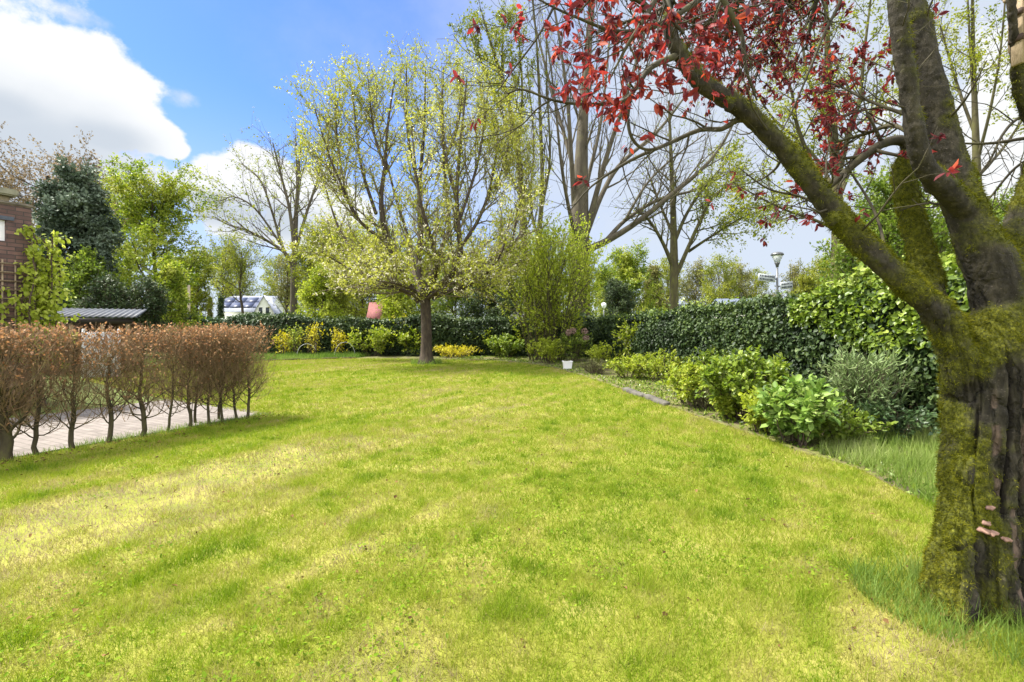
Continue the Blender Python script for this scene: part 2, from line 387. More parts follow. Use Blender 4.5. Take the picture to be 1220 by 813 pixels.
def sheet(name, poly, z, mat, kind='structure'):
    import bmesh
    bm = bmesh.new(); f = bm.faces.new([bm.verts.new((p[0], p[1], z)) for p in poly])
    bmesh.ops.triangulate(bm, faces=[f]); bm.normal_update()
    for f in bm.faces:
        if f.normal.z < 0: f.normal_flip()
    me = bpy.data.meshes.new(name); bm.to_mesh(me); bm.free(); me.materials.append(mat)
    o = bpy.data.objects.new(name, me); col.objects.link(o); o['kind'] = kind; return o
M['thatch'] = ground_mat('lawn_thatch', [(.28, (.09, .10, .016)), (.5, (.18, .19, .022)), (.7, (.26, .23, .06)), (.85, (.33, .26, .13))], 2.2, 60)
sheet('lawn_ground', LAWN, 0.0, M['thatch'])
M['soil'] = ground_mat('bed_soil', [(.3, (.04, .032, .018)), (.45, (.09, .075, .035)), (.56, (.12, .13, .03)), (.8, (.18, .16, .06))], 3.0, 40)
BED = np.concatenate([EDGE, [[-3.2, 22.15], [-5.2, 22.7], [-7.2, 22.9], [-7.2, 26.5], [3.8, 26.5], [4.6, 23], [6.0, 6.5], [6.5, 3.5], [4.6, 2.6]]])
sheet('bed_soil', BED, 0.004, M['soil'])
# paving of small clinker bricks behind the clipped hedge
m, n, l = newmat('clinker_paving')
t = n.new('ShaderNodeTexCoord'); mp = n.new('ShaderNodeMapping'); mp.inputs['Rotation'].default_value = (0, 0, R(27)); l.new(t.outputs['Object'], mp.inputs[0])
br = n.new('ShaderNodeTexBrick'); l.new(mp.outputs[0], br.inputs['Vector']); br.inputs['Scale'].default_value = 1; br.inputs['Brick Width'].default_value = .21; br.inputs['Row Height'].default_value = .105
br.inputs['Mortar Size'].default_value = .006; br.inputs['Color1'].default_value = (.15, .125, .11, 1); br.inputs['Color2'].default_value = (.21, .18, .16, 1); br.inputs['Mortar'].default_value = (.10, .09, .07, 1)
no = n.new('ShaderNodeTexNoise'); no.inputs['Scale'].default_value = 3; no.inputs['Detail'].default_value = 8; l.new(t.outputs['Object'], no.inputs['Vector'])
mx = n.new('ShaderNodeMix'); mx.data_type = 'RGBA'; mx.blend_type = 'MULTIPLY'; mx.inputs['Factor'].default_value = .5
l.new(br.outputs[0], mx.inputs[6]); rp = ramp(n, [(.3, (.6, .6, .55)), (.7, (1, 1, 1))]); l.new(no.outputs['Fac'], rp.inputs[0]); l.new(rp.outputs[0], mx.inputs[7])
p = n.new('ShaderNodeBsdfPrincipled'); p.inputs['Roughness'].default_value = .85; l.new(mx.outputs[2], p.inputs['Base Color'])
b = n.new('ShaderNodeBump'); b.inputs['Strength'].default_value = .4; b.inputs['Distance'].default_value = .01; l.new(br.outputs['Fac'], b.inputs['Height']); b.invert = True; l.new(b.outputs[0], p.inputs['Normal'])
o = n.new('ShaderNodeOutputMaterial'); l.new(p.outputs[0], o.inputs[0]); M['paving'] = m
def HP(a, d): return HL0 + MOW * a + HN * d            # a metres along the hedge, d metres towards the lawn
sheet('driveway_paving', [HP(-9, -.12), HP(3.3, -.12), HP(3.6, -3.3), HP(-9, -3.6)], 0.004, M['paving'])

# ---- lawn blades
rng = np.random.default_rng(7)
def lawn_mask(x, y):
    a = x * MOW[0] + y * MOW[1]; d = x * HN[0] + y * HN[1]
    streak = fbm(np.stack([a * .45, d * 4.2, np.zeros_like(a)], 1), 3, 3)
    patch = fbm(np.stack([x * .55, y * .55, np.zeros_like(a)], 1), 4, 9)
    fine = fbm(np.stack([x * 5, y * 5, np.zeros_like(a)], 1), 3, 21)
    spk = fbm(np.stack([x * 3, y * 3, np.full_like(a, 4.)], 1), 3, 61)
    dry = .48 * streak + .26 * patch + .46 * fine
    for (px, py, ra, rd, am) in [(230, 580, 1.7, .55, .26), (100, 615, 1.2, .35, .22), (330, 545, 1.3, .35, .2), (20, 670, .8, .3, .2), (520, 520, 1.6, .35, .16), (520, 790, .35, .14, .26), (420, 780, .35, .12, .2),
                                 (1100, 770, .5, .4, .04), (1180, 790, .5, .3, .06), (430, 437, 4, .6, .2), (1020, 545, .9, .12, .2), (690, 640, 1.2, .3, -.1), (600, 700, .8, .35, -.08), (830, 620, 2.0, .8, -.08), (880, 560, 2.5, .6, -.1)]:
        c_ = G(px, py); da = a - (c_[0] * MOW[0] + c_[1] * MOW[1]); dd = d - (c_[0] * HN[0] + c_[1] * HN[1])
        dry = dry + am * (.1 + 1.75 * spk) * np.exp(-(da / ra) ** 2 - (dd / rd) ** 2)
    return dry, fine, patch
def blades(name, mat, rings, clip, hfun, tfun, spread=1.35, lean=.8, xlim=None):
    nm = NM()
    for (y0, y1, dens_, w, L) in rings:
        x0, x1 = (-spread * y1, spread * y1) if xlim is None else xlim
        x0, x1 = max(x0, -15), min(x1, 9)
        Nn = int(dens_ * (y1 - y0) * (x1 - x0))
        x = rng.uniform(x0, x1, Nn); y = rng.uniform(y0, y1, Nn)
        k = clip(x, y); x, y = x[k], y[k]; Nn = len(x)
        hh = hfun(x, y); tt, drop = tfun(x, y)
        k = rng.random(Nn) > drop; x, y, hh, tt = x[k], y[k], hh[k], tt[k]; Nn = len(x)
        az = rng.uniform(0, 2 * np.pi, Nn); ln = np.abs(rng.normal(0, lean, Nn)) + .1
        D = np.stack([np.cos(az) * ln, np.sin(az) * ln, np.ones(Nn)], 1)
        sd_ = rng.uniform(0, 2 * np.pi, Nn); Nv = np.stack([np.cos(sd_), np.sin(sd_), np.full(Nn, .2)], 1)
        ll = L * hh * rng.uniform(.55, 1.25, Nn)
        nm.leaves(np.stack([x, y, np.full(Nn, .001)], 1), D, Nv, ll, w * rng.uniform(.7, 1.2, Nn), np.clip(tt + rng.normal(0, 1, Nn) * (.10 + .16 * np.clip(tt - .5, 0, .5)), 0, 1), 3)
    return nm.build(name, mat)
def lawn_tint(x, y):
    dry, fine, patch = lawn_mask(x, y)
    t_ = np.clip((dry - .40) * 1.45, .0, 1) * .78 + .27
    clump = vnoise(np.stack([x * 8, y * 8, x * 0], 1), 91); t_ = t_ - .13 * np.clip((clump - .64) * 4, 0, 1)
    return np.clip(t_, .02, 1), np.clip((dry - .60) * 1.8, 0, .72)
def lawn_h(x, y):
    clump = vnoise(np.stack([x * 8, y * 8, x * 0], 1), 91); return .62 + .7 * fbm(np.stack([x * 3.2, y * 3.2, np.zeros_like(x)], 1), 3, 5) + .95 * np.clip((clump - .64) * 4, 0, 1)
lw = blades('lawn_grass', M['grass'], [(1.2, 3.0, 15000, .0032, .046), (3.0, 5.0, 9000, .0045, .042), (5.0, 8.0, 4600, .0065, .045), (8.0, 13.0, 1900, .010, .05), (13.0, 24.0, 800, .017, .055)],
            lambda x, y: inside(LAWN, x, y), lawn_h, lawn_tint)
tag(lw, 'short yellow-green mown lawn with straw coloured patches', 'grass', kind='stuff')

# longer grass: right bed end, foot of the red leaved tree, foot of the hedge, far left verge, foot of the blossoming tree
TB = G(1160, 722)
def tall_clip(x, y):
    r = np.hypot(x - TB[0] - .02, y - TB[1]); foot = (r < .55) & (r > .2) & (y < TB[1] + .35)
    bedend = inside(np.array([G(*q)[:2] for q in [(975, 541), (1030, 560), (1062, 578), (1112, 604), (1240, 640), (1300, 600), (1180, 520), (1040, 516), (985, 524)]]), x, y)
    return (foot | bedend) & (vnoise(np.stack([x * 5, y * 5, x * 0], 1), 77) * .8 + rng.random(len(x)) * .5 > .38)
def tall_h(x, y):
    r = np.hypot(x - TB[0], y - TB[1]); return np.where(r < .7, .75, 1.0) * (.5 + 1.0 * vnoise(np.stack([x * 4, y * 4, x * 0], 1), 4))
tg = blades('tall_grass', M['tallgrass'], [(1.9, 3.2, 5200, .0048, .19), (3.2, 7.2, 1900, .0085, .19)], tall_clip, tall_h, lambda x, y: (.2 + .6 * vnoise(np.stack([x * 2, y * 2, x * 0], 1), 8), np.zeros_like(x)), lean=.55, xlim=(1.5, 7))
tag(tg, 'long uncut grass round the mossy trunk and at the bed end', 'grass', kind='stuff')
def verge_clip(x, y):
    a = (x - HL0[0]) * MOW[0] + (y - HL0[1]) * MOW[1]; d = hedge_side(x, y)
    h_ = (a > -2) & (a < 3.3) & (np.abs(d) < .14)
    v = inside(np.array([[-7.4, 22.9], [-8.6, 22.3], [-10.4, 21.2], [-14.5, 19.3], [-15, 25], [-7, 25.5]]), x, y)
    c_ = G(508, 434); ch = np.hypot(x - c_[0], y - c_[1]) < .6
    return h_ | v | ch
vg = blades('verge_grass', M['tallgrass'], [(2.5, 9, 1500, .007, .09), (16, 26, 420, .022, .24)], verge_clip, lambda x, y: .5 + vnoise(np.stack([x * 1.5, y * 1.5, x * 0], 1), 4), lambda x, y: (.1 + .5 * vnoise(np.stack([x, y, x * 0], 1), 8), np.zeros_like(x)), lean=.5, xlim=(-15, 3))
tag(vg, 'rough green grass under the clipped hedge and along the far verge', 'grass', kind='stuff')
# worm casts and crumbs of earth scattered over the thin parts of the lawn
nm = NM(); Nn = 2600; y = rng.uniform(1.9, 12, Nn); x = rng.uniform(-1.25, 1.1, Nn) * y; k = inside(LAWN, x, y); x, y = x[k], y[k]
dry, _, _ = lawn_mask(x, y); cn = vnoise(np.stack([x * 2.2, y * 2.2, x * 0], 1), 33); k = rng.random(len(x)) < np.clip((dry - .52) * 2.2, .0, .8) * np.clip((cn - .45) * 4, 0, 1) + .02; x, y = x[k], y[k]; Nn = len(x)
for q in range(2):
    nm.leaves(np.stack([x + rng.normal(0, .012, Nn), y + rng.normal(0, .012, Nn), rng.uniform(.004, .02, Nn)], 1), np.stack([rng.normal(size=Nn), rng.normal(size=Nn), rng.normal(0, .5, Nn)], 1), np.stack([rng.normal(0, .5, Nn), rng.normal(0, .5, Nn), np.ones(Nn)], 1), rng.uniform(.010, .028, Nn), rng.uniform(.008, .02, Nn), rng.random(Nn) * .6, 6, .3)
tag(nm.build('earth_crumbs', LM['litter']), 'dark crumbs of earth scattered over the thin dry turf', 'soil', kind='stuff')
# clover and daisy leaves in patches between the grass
nm = NM(); Nn = 24000; y = rng.uniform(1.7, 9, Nn) ; x = rng.uniform(-1.2, 1.1, Nn) * y; k = inside(LAWN, x, y) & (fbm(np.stack([x * 1.3, y * 1.3, x * 0], 1), 3, 71) + .12 * rng.random(Nn) > .64); x, y = x[k], y[k]; Nn = len(x)
nm.leaves(np.stack([x, y, rng.uniform(.012, .035, Nn)], 1), np.stack([rng.normal(size=Nn), rng.normal(size=Nn), rng.normal(.2, .3, Nn)], 1), np.stack([rng.normal(0, .35, Nn), rng.normal(0, .35, Nn), np.ones(Nn)], 1), rng.uniform(.012, .03, Nn), rng.uniform(.010, .018, Nn), rng.random(Nn), 6, .12)
tag(nm.build('lawn_weeds', LM['clover']), 'patches of small clover leaves growing in the lawn', 'weeds', kind='stuff')
# fallen leaves on the lawn
nm = NM(); Nn = 420
x = np.concatenate([rng.uniform(-5, 3, 140), rng.normal(0, .35, 280)]); y = np.concatenate([rng.uniform(2, 9, 140), np.zeros(280)])
a_ = rng.uniform(-2.5, 3.2, 280); off = np.abs(x[140:]) + .05
x[140:] = HL0[0] + MOW[0] * a_ + HN[0] * off; y[140:] = HL0[1] + MOW[1] * a_ + HN[1] * off
nm.leaves(np.stack([x, y, rng.uniform(.018, .04, Nn)], 1), np.stack([rng.normal(size=Nn), rng.normal(size=Nn), rng.normal(0, .2, Nn)], 1), np.stack([rng.normal(0, .3, Nn), rng.normal(0, .3, Nn), np.ones(Nn)], 1), rng.uniform(.02, .05, Nn), rng.uniform(.015, .03, Nn), rng.random(Nn), 6, .25)
tag(nm.build('fallen_leaves', LM['litter']), 'brown dead leaves lying on the lawn', 'leaves', kind='stuff')
# low weeds and moss on the bed
nm = NM(); Nn = 42000
x = rng.uniform(-3.5, 6, Nn); y = rng.uniform(4, 26, Nn); k = inside(BED, x, y) & (fbm(np.stack([x, y, x * 0], 1), 3, 31) + .25 * rng.random(Nn) > .50); x, y = x[k], y[k]; Nn = len(x)
nm.leaves(np.stack([x, y, np.full(Nn, .01)], 1), np.stack([rng.normal(size=Nn), rng.normal(size=Nn), rng.uniform(.2, 1.4, Nn)], 1), rdir(rng, Nn), rng.uniform(.03, .10, Nn), rng.uniform(.015, .045, Nn), rng.random(Nn) * .8, 4)
tag(nm.build('bed_weeds', LM['hydrangea']), 'low green weeds covering the soil of the bed', 'weeds', kind='stuff')

# ---- edging stones between the lawn and the bed
M['stone'] = surf('mossy_stone', [(.3, (.05, .045, .025)), (.45, (.10, .09, .04)), (.58, (.13, .13, .03)), (.8, (.20, .19, .04))], 7, 8, .9, .6)
M['stone_bare'] = surf('bare_stone', [(.3, (.04, .036, .03)), (.7, (.13, .12, .10))], 7, 8, .85, .6)
def edging(pts, step, mat, label, grp, hgt, skip=0.12):
    p = np.array(pts); seg = np.linalg.norm(np.diff(p, axis=0), axis=1); L = np.concatenate([[0], np.cumsum(seg)])
    s0 = 0.0
    while s0 + step < L[-1]:
        ln = step * random.uniform(.8, 1.0)
        if random.random() > skip:
            A = np.array([np.interp(s0, L, p[:, k]) for k in (0, 1)]); B = np.array([np.interp(s0 + ln, L, p[:, k]) for k in (0, 1)])
            c_ = (A + B) / 2; an = math.atan2(*(B - A)[::-1])
            h_ = hgt * random.uniform(.6, 1.2)
            nm = NM(); nm.box((0, 0, h_ / 2 - .02), (np.linalg.norm(B - A), .07 * random.uniform(.8, 1.3), h_ + .04), 0, bev=.012)
            v = nm.v[0]; nm.v[0] = (v + (fbm(v * 9 + s0, 2, 2)[:, None] - .5) * .025).astype(np.float32)
            o = nm.build('edging_stone', mat); o.location = (c_[0], c_[1], 0); o.rotation_euler = (random.uniform(-.08, .08), random.uniform(-.03, .03), an + random.uniform(-.06, .06))
            tag(o, label, 'edging stone', grp)
        s0 += step
random.seed(4)
edging(EDGE[2:8], .55, M['stone'], 'low mossy edging stone between lawn and shrub bed', 'mossy edging stones of the shrub bed', .02, .35)
edging(EDGE[7:], .6, M['stone'], 'low mossy edging stone between lawn and shrub bed', 'mossy edging stones of the shrub bed', .045)
edging(REAR[2:], .8, M['soil'], 'dark timber edging plank along the far left verge', 'edging planks of the far verge', .07, 0)
for (a, b_) in [((745, 466.5), (767, 474)), ((770, 475), (795, 484))]:
    A, B = G(*a)[:2], G(*b_)[:2]; c_ = (A + B) / 2; nm = NM(); nm.box((0, 0, .02), (np.linalg.norm(B - A), .13, .13), 0, bev=.02)
    v = nm.v[0]; nm.v[0] = (v + (fbm(v * 8, 2, 2)[:, None] - .5) * .03).astype(np.float32)
    o = nm.build('edging_stone', M['stone_bare']); o.location = (c_[0], c_[1], 0); o.rotation_euler = (.05, .02, math.atan2(*(B - A)[::-1]))
    tag(o, 'bare grey edging stone standing proud, ' + ('nearer the white planter' if a[0] == 745 else 'nearer the small lime hydrangea'), 'edging stone')

# ------------------------------------------------------------------ big foreground tree
def fore_tree():
    rng = np.random.default_rng(11)
    root = empty('purple_leaf_tree', (TB[0], TB[1], 0))
    tag(root, 'massive mossy trunk with forked limbs and dark red spring leaves', 'tree')
    big = NM()
    def L(pts, K=26, S=16, k=1.0):
        P, r = limb(pts, K); r = r * k; big.tubes(P, r, S, cap=True); return P, r
    Y0 = 2.62
    L([(1163, 745, Y0, 150), (1164, 700, Y0, 126), (1168, 640, Y0, 116), (1172, 560, Y0, 110), (1174, 490, Y0, 108), (1178, 435, Y0, 110), (1198, 378, Y0, 92), (1206, 325, Y0, 74)], k=.95)
    # root flares
    for (x, y, dY, w) in [(1118, 722, -.02, 46), (1142, 735, -.16, 50), (1196, 735, -.16, 50), (1216, 722, .02, 46), (1165, 705, .25, 50), (1120, 712, .12, 40)]:
        L([(1166 + (x - 1166) * .3, 590, Y0 + dY * .3, 40), (1166 + (x - 1166) * .75, 665, Y0 + dY * .75, 46), (x, y - 6, Y0 + dY, w), (x + (x - 1166) * .15, y + 14, Y0 + dY * 1.3, w * .8)])
    left = L([(1150, 470, 2.62, 62), (1142, 420, 2.6, 60), (1124, 382, 2.58, 58), (1100, 357, 2.56, 50), (1060, 322, 2.54, 41), (1020, 283, 2.52, 37), (988, 248, 2.5, 34), (958, 208, 2.48, 31), (930, 175, 2.46, 29), (890, 136, 2.42, 27), (860, 115, 2.4, 26), (832, 96, 2.38, 25), (812, 68, 2.36, 23), (800, 45, 2.34, 20), (796, 10, 2.34, 16), (806, -60, 2.36, 12)], 48, k=.84)
    stub = L([(1130, 395, 2.66, 40), (1113, 358, 2.80, 38), (1102, 322, 2.92, 38), (1094, 290, 2.95, 34), (1084, 250, 2.96, 31), (1077, 215, 2.97, 29), (1076, 196, 2.97, 24), (1082, 182, 2.98, 16)], 28, k=.86)
    main = L([(1202, 385, 2.62, 92), (1187, 338, 2.63, 82), (1170, 298, 2.64, 68), (1152, 258, 2.66, 57), (1134, 205, 2.68, 51), (1120, 150, 2.7, 46), (1104, 90, 2.72, 44), (1086, 15, 2.74, 42), (1072, -50, 2.76, 38), (1060, -160, 2.8, 28), (1030, -320, 2.85, 16)], 36, k=.93)
    front = L([(1150, 250, 2.62, 34), (1122, 222, 2.54, 32), (1101, 198, 2.5, 28), (1090, 155, 2.46, 25), (1082, 105, 2.44, 24), (1074, 55, 2.42, 23), (1068, 0, 2.40, 22), (1060, -70, 2.4, 15), (1020, -180, 2.35, 9)], 28)
    right = L([(1206, 360, 2.64, 74), (1210, 305, 2.68, 50), (1216, 262, 2.72, 38), (1232, 215, 2.78, 34), (1250, 150, 2.85, 28), (1262, 40, 2.9, 22), (1240, -80, 2.9, 16), (1180, -200, 2.9, 10)], 28)
    hang = L([(1262, 190, 2.82, 18), (1232, 155, 2.7, 17), (1217, 112, 2.6, 16), (1209, 55, 2.52, 15), (1204, 0, 2.46, 14), (1200, -80, 2.4, 11)], 18, 10)
    for (x, y, Y, w) in [(992, 262, 2.46, 14), (1062, 318, 2.6, 12), (868, 126, 2.36, 14), (1112, 214, 2.56, 30), (1150, 560, 2.45, 30), (1140, 640, 2.42, 36)]:
        P, r = limb([(x - 2, y + w * .55, Y, w * .55), (x, y, Y, w * 1.02), (x + 1, y - w * .55, Y, w * .55)], 7); big.tubes(P, r, 10, cap=True)
    tmp = big.build('tmp_trunk', M['bark_dark'])
    rm = tmp.modifiers.new('r', 'REMESH'); rm.mode = 'VOXEL'; rm.voxel_size = .0075
    sm = tmp.modifiers.new('s', 'SMOOTH'); sm.factor = .5; sm.iterations = 14
    dg = bpy.context.evaluated_depsgraph_get()
    me = bpy.data.meshes.new_from_object(tmp.evaluated_get(dg))
    bpy.data.objects.remove(tmp)
    nv = len(me.vertices); co = np.empty(nv * 3, np.float32); me.vertices.foreach_get('co', co); co = co.reshape(-1, 3).astype(float)
    no = np.empty(nv * 3, np.float32); me.vertices.foreach_get('normal', no); no = no.reshape(-1, 3)
    cx = TB[0] + .02 * co[:, 2]; ang = np.arctan2(co[:, 0] - cx, -(co[:, 1] - 2.62))      # 0 faces the camera
    z = co[:, 2]
    low = np.clip((2.0 - z) / .6, 0, 1)
    # furrows that run up the trunk, wandering, and burls
    f1 = fbm(np.stack([ang * 3.2, z * .8, np.zeros(nv)], 1) + fbm(co * 3, 2, 3)[:, None] * .9, 3, 1)
    rid = np.abs(f1 - .5) * 2
    disp = low * (-.019 * np.exp(-(rid / .10) ** 2)) + (.012 + .026 * low) * (fbm(co * 5.5, 3, 4) - .5) + (.005 + .017 * low) * (fbm(co * 17, 3, 6) - .5) + .010 * (fbm(co * 48, 2, 8) - .5)
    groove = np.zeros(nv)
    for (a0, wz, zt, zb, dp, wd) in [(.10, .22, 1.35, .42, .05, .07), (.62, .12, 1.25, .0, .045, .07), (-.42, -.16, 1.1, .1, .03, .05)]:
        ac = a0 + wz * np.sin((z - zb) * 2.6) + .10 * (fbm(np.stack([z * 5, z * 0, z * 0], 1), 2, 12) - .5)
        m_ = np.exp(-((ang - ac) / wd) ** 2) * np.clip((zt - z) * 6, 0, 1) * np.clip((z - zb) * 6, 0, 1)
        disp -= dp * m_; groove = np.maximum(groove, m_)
    bare = np.zeros(nv)                                            # stripped pinkish wood beside the grooves
    for (a0, wz, zt, zb, wd) in [(-.08, .35, 1.15, .55, .09), (.42, .05, .62, .02, .11), (.75, .1, 1.2, .6, .1)]:
        ac = a0 + wz * (zt - z) / 1.2
        m_ = np.exp(-((ang - ac) / wd) ** 4) * np.clip((zt - z) * 8, 0, 1) * np.clip((z - zb) * 8, 0, 1) * (fbm(co * 14, 2, 40) > .42)
        bare = np.maximum(bare, m_); disp -= .006 * m_
    co2 = co + no * disp[:, None]
    moss = .55 * fbm(co * 3.6, 4, 14) + .35 * fbm(co * 13, 3, 15)
    moss += .26 * np.clip(no[:, 2], -.35, 1) + .12 * np.clip(-no[:, 0], 0, 1) * low - .18 * groove - .5 * bare
    moss += .05 * np.exp(-((z - 1.75) / .5) ** 2) + .12 * np.exp(-((z - .35) / .35) ** 2) - .06 * np.exp(-((z - 1.05) / .2) ** 2) * (ang > -.3)
    st = (co[:, 1] > 2.8) & (z < 2.55) & (z > 1.5) & (co[:, 0] < 2.5); moss += .28 * st
    upm = (z > 2.15) & (co[:, 0] > 1.9); moss -= .02 * upm
    moss -= .05 * np.clip((ang + .25) * 1.6, 0, 1) * low
    moss = np.clip((moss - .43) * 4.6, 0, 1)
    co2 += no * (moss * .022)[:, None] * (fbm(co * 26, 3, 18)[:, None] - .15).clip(0)
    # below the ground
    me.vertices.foreach_set('co', co2.astype(np.float32).ravel())
    for nme, dat in (('moss', moss), ('groove', groove), ('bare', bare), ('tint', f1)):
        at = me.attributes.new(nme, 'FLOAT', 'POINT'); at.data.foreach_set('value', dat.astype(np.float32))
    me.polygons.foreach_set('use_smooth', np.ones(len(me.polygons), bool)); me.update()
    # material
    m, n, l = newmat('mossy_trunk_bark')
    def att(nm_): a = n.new('ShaderNodeAttribute'); a.attribute_name = nm_; return a.outputs['Fac']
    tcn = n.new('ShaderNodeTexCoord'); mp = n.new('ShaderNodeMapping'); mp.inputs['Scale'].default_value = (1, 1, .45); l.new(tcn.outputs['Object'], mp.inputs[0])
    def nse(s_, d_, v): q = n.new('ShaderNodeTexNoise'); q.inputs['Scale'].default_value = s_; q.inputs['Detail'].default_value = d_; q.inputs['Roughness'].default_value = .65; l.new(v, q.inputs['Vector']); return q.outputs['Fac']
    bk = ramp(n, [(.3, (.011, .009, .006)), (.5, (.028, .024, .016)), (.66, (.054, .046, .031)), (.8, (.052, .050, .019))]); l.new(nse(22, 9, mp.outputs[0]), bk.inputs[0])
    ms = ramp(n, [(.25, (.018, .018, .004)), (.45, (.060, .066, .008)), (.62, (.135, .138, .012)), (.8, (.22, .20, .025))]); l.new(nse(60, 6, tcn.outputs['Object']), ms.inputs[0])
    br_ = ramp(n, [(.3, (.07, .05, .037)), (.7, (.17, .118, .088))]); l.new(nse(40, 5, mp.outputs[0]), br_.inputs[0])
    def mix(f, a, b):
        q = n.new('ShaderNodeMix'); q.data_type = 'RGBA'; l.new(f, q.inputs['Factor']); l.new(a, q.inputs[6])
        if isinstance(b, tuple): q.inputs[7].default_value = b
        else: l.new(b, q.inputs[7])
        return q.outputs[2]
    mp2 = n.new('ShaderNodeMapping'); mp2.inputs['Scale'].default_value = (1, 1, 2.2); l.new(tcn.outputs['Object'], mp2.inputs[0])
    vo = n.new('ShaderNodeTexVoronoi'); vo.inputs['Scale'].default_value = 38; l.new(mp2.outputs[0], vo.inputs['Vector'])
    vr = ramp(n, [(.10, (1, 1, 1)), (.17, (0, 0, 0))]); l.new(vo.outputs['Distance'], vr.inputs[0])
    lent = n.new('ShaderNodeMath'); lent.operation = 'MULTIPLY'; l.new(vr.outputs[0], lent.inputs[0]); lent.inputs[1].default_value = .55
    bk0 = mix(lent.outputs[0], bk.outputs[0], (.14, .115, .09, 1))
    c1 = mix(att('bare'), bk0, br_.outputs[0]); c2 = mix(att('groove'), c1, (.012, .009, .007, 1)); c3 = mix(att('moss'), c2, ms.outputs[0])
    pb = n.new('ShaderNodeBsdfPrincipled'); pb.inputs['Roughness'].default_value = .88; pb.inputs['Specular IOR Level'].default_value = .25; l.new(c3, pb.inputs['Base Color'])
    mp3 = n.new('ShaderNodeMapping'); mp3.inputs['Scale'].default_value = (1, 1, .22); l.new(tcn.outputs['Object'], mp3.inputs[0])
    wv = n.new('ShaderNodeTexNoise'); wv.inputs['Scale'].default_value = 9; wv.inputs['Detail'].default_value = 4; l.new(tcn.outputs['Object'], wv.inputs['Vector'])
    ad = n.new('ShaderNodeVectorMath'); ad.operation = 'MULTIPLY_ADD'; l.new(wv.outputs['Color'], ad.inputs[0]); ad.inputs[1].default_value = (.09, .09, .09); l.new(mp3.outputs[0], ad.inputs[2])
    ve = n.new('ShaderNodeTexVoronoi'); ve.feature = 'DISTANCE_TO_EDGE'; ve.inputs['Scale'].default_value = 16; l.new(ad.outputs[0], ve.inputs['Vector'])
    cr = ramp(n, [(.0, (0, 0, 0)), (.10, (1, 1, 1))]); l.new(ve.outputs['Distance'], cr.inputs[0])
    zz_ = n.new('ShaderNodeSeparateXYZ'); l.new(tcn.outputs['Object'], zz_.inputs[0])
    zr_ = n.new('ShaderNodeMapRange'); l.new(zz_.outputs['Z'], zr_.inputs[0]); zr_.inputs[1].default_value = 1.3; zr_.inputs[2].default_value = 2.0; zr_.inputs[3].default_value = 1; zr_.inputs[4].default_value = 0.12
    mm_ = n.new('ShaderNodeMath'); mm_.operation = 'SUBTRACT'; mm_.use_clamp = True; l.new(zr_.outputs[0], mm_.inputs[0]); l.new(att('moss'), mm_.inputs[1])
    b2 = n.new('ShaderNodeBump'); b2.inputs['Distance'].default_value = .014; l.new(mm_.outputs[0], b2.inputs['Strength']); l.new(cr.outputs[0], b2.inputs['Height'])
    bm_ = n.new('ShaderNodeBump'); l.new(b2.outputs[0], bm_.inputs['Normal']); bm_.inputs['Strength'].default_value = .9; bm_.inputs['Distance'].default_value = .012; l.new(nse(70, 8, mp.outputs[0]), bm_.inputs['Height']); l.new(bm_.outputs[0], pb.inputs['Normal'])
    oo = n.new('ShaderNodeOutputMaterial'); l.new(pb.outputs[0], oo.inputs[0])
    loc = np.array([TB[0], TB[1], 0])
    me.transform(__import__('mathutils').Matrix.Translation(-Vector(loc)))
    me.materials.clear(); me.materials.append(m); me.name = 'trunk'
    to = bpy.data.objects.new('trunk', me); col.objects.link(to); to.parent = root
    # moss fuzz
    prob = moss ** 1.5; prob /= prob.sum(); k = rng.choice(nv, 90000, p=prob)
    pos = co2[k] + rng.normal(0, .004, (len(k), 3)); D = no[k] + rng.normal(0, .55, (len(k), 3)) + np.array([0, 0, -.35])
    mm = NM(); mm.leaves(pos - no[k] * .002, D, rdir(rng, len(k)), rng.uniform(.008, .024, len(k)), rng.uniform(.002, .005, len(k)), np.clip(.15 + .7 * fbm(co2[k] * 16, 3, 50) + rng.normal(0, .15, len(k)), 0, 1), 3)
    LM['moss'] = leafmat('moss_fuzz', [(.020, .020, .003), (.070, .076, .007), (.155, .158, .012), (.27, .245, .03)], .25, .85, .05)
    mo = mm.build('moss', LM['moss'], root, local=loc); mo['kind'] = 'stuff'
    # ---- branches and twigs
    br_nm = NM(); lf = NM()
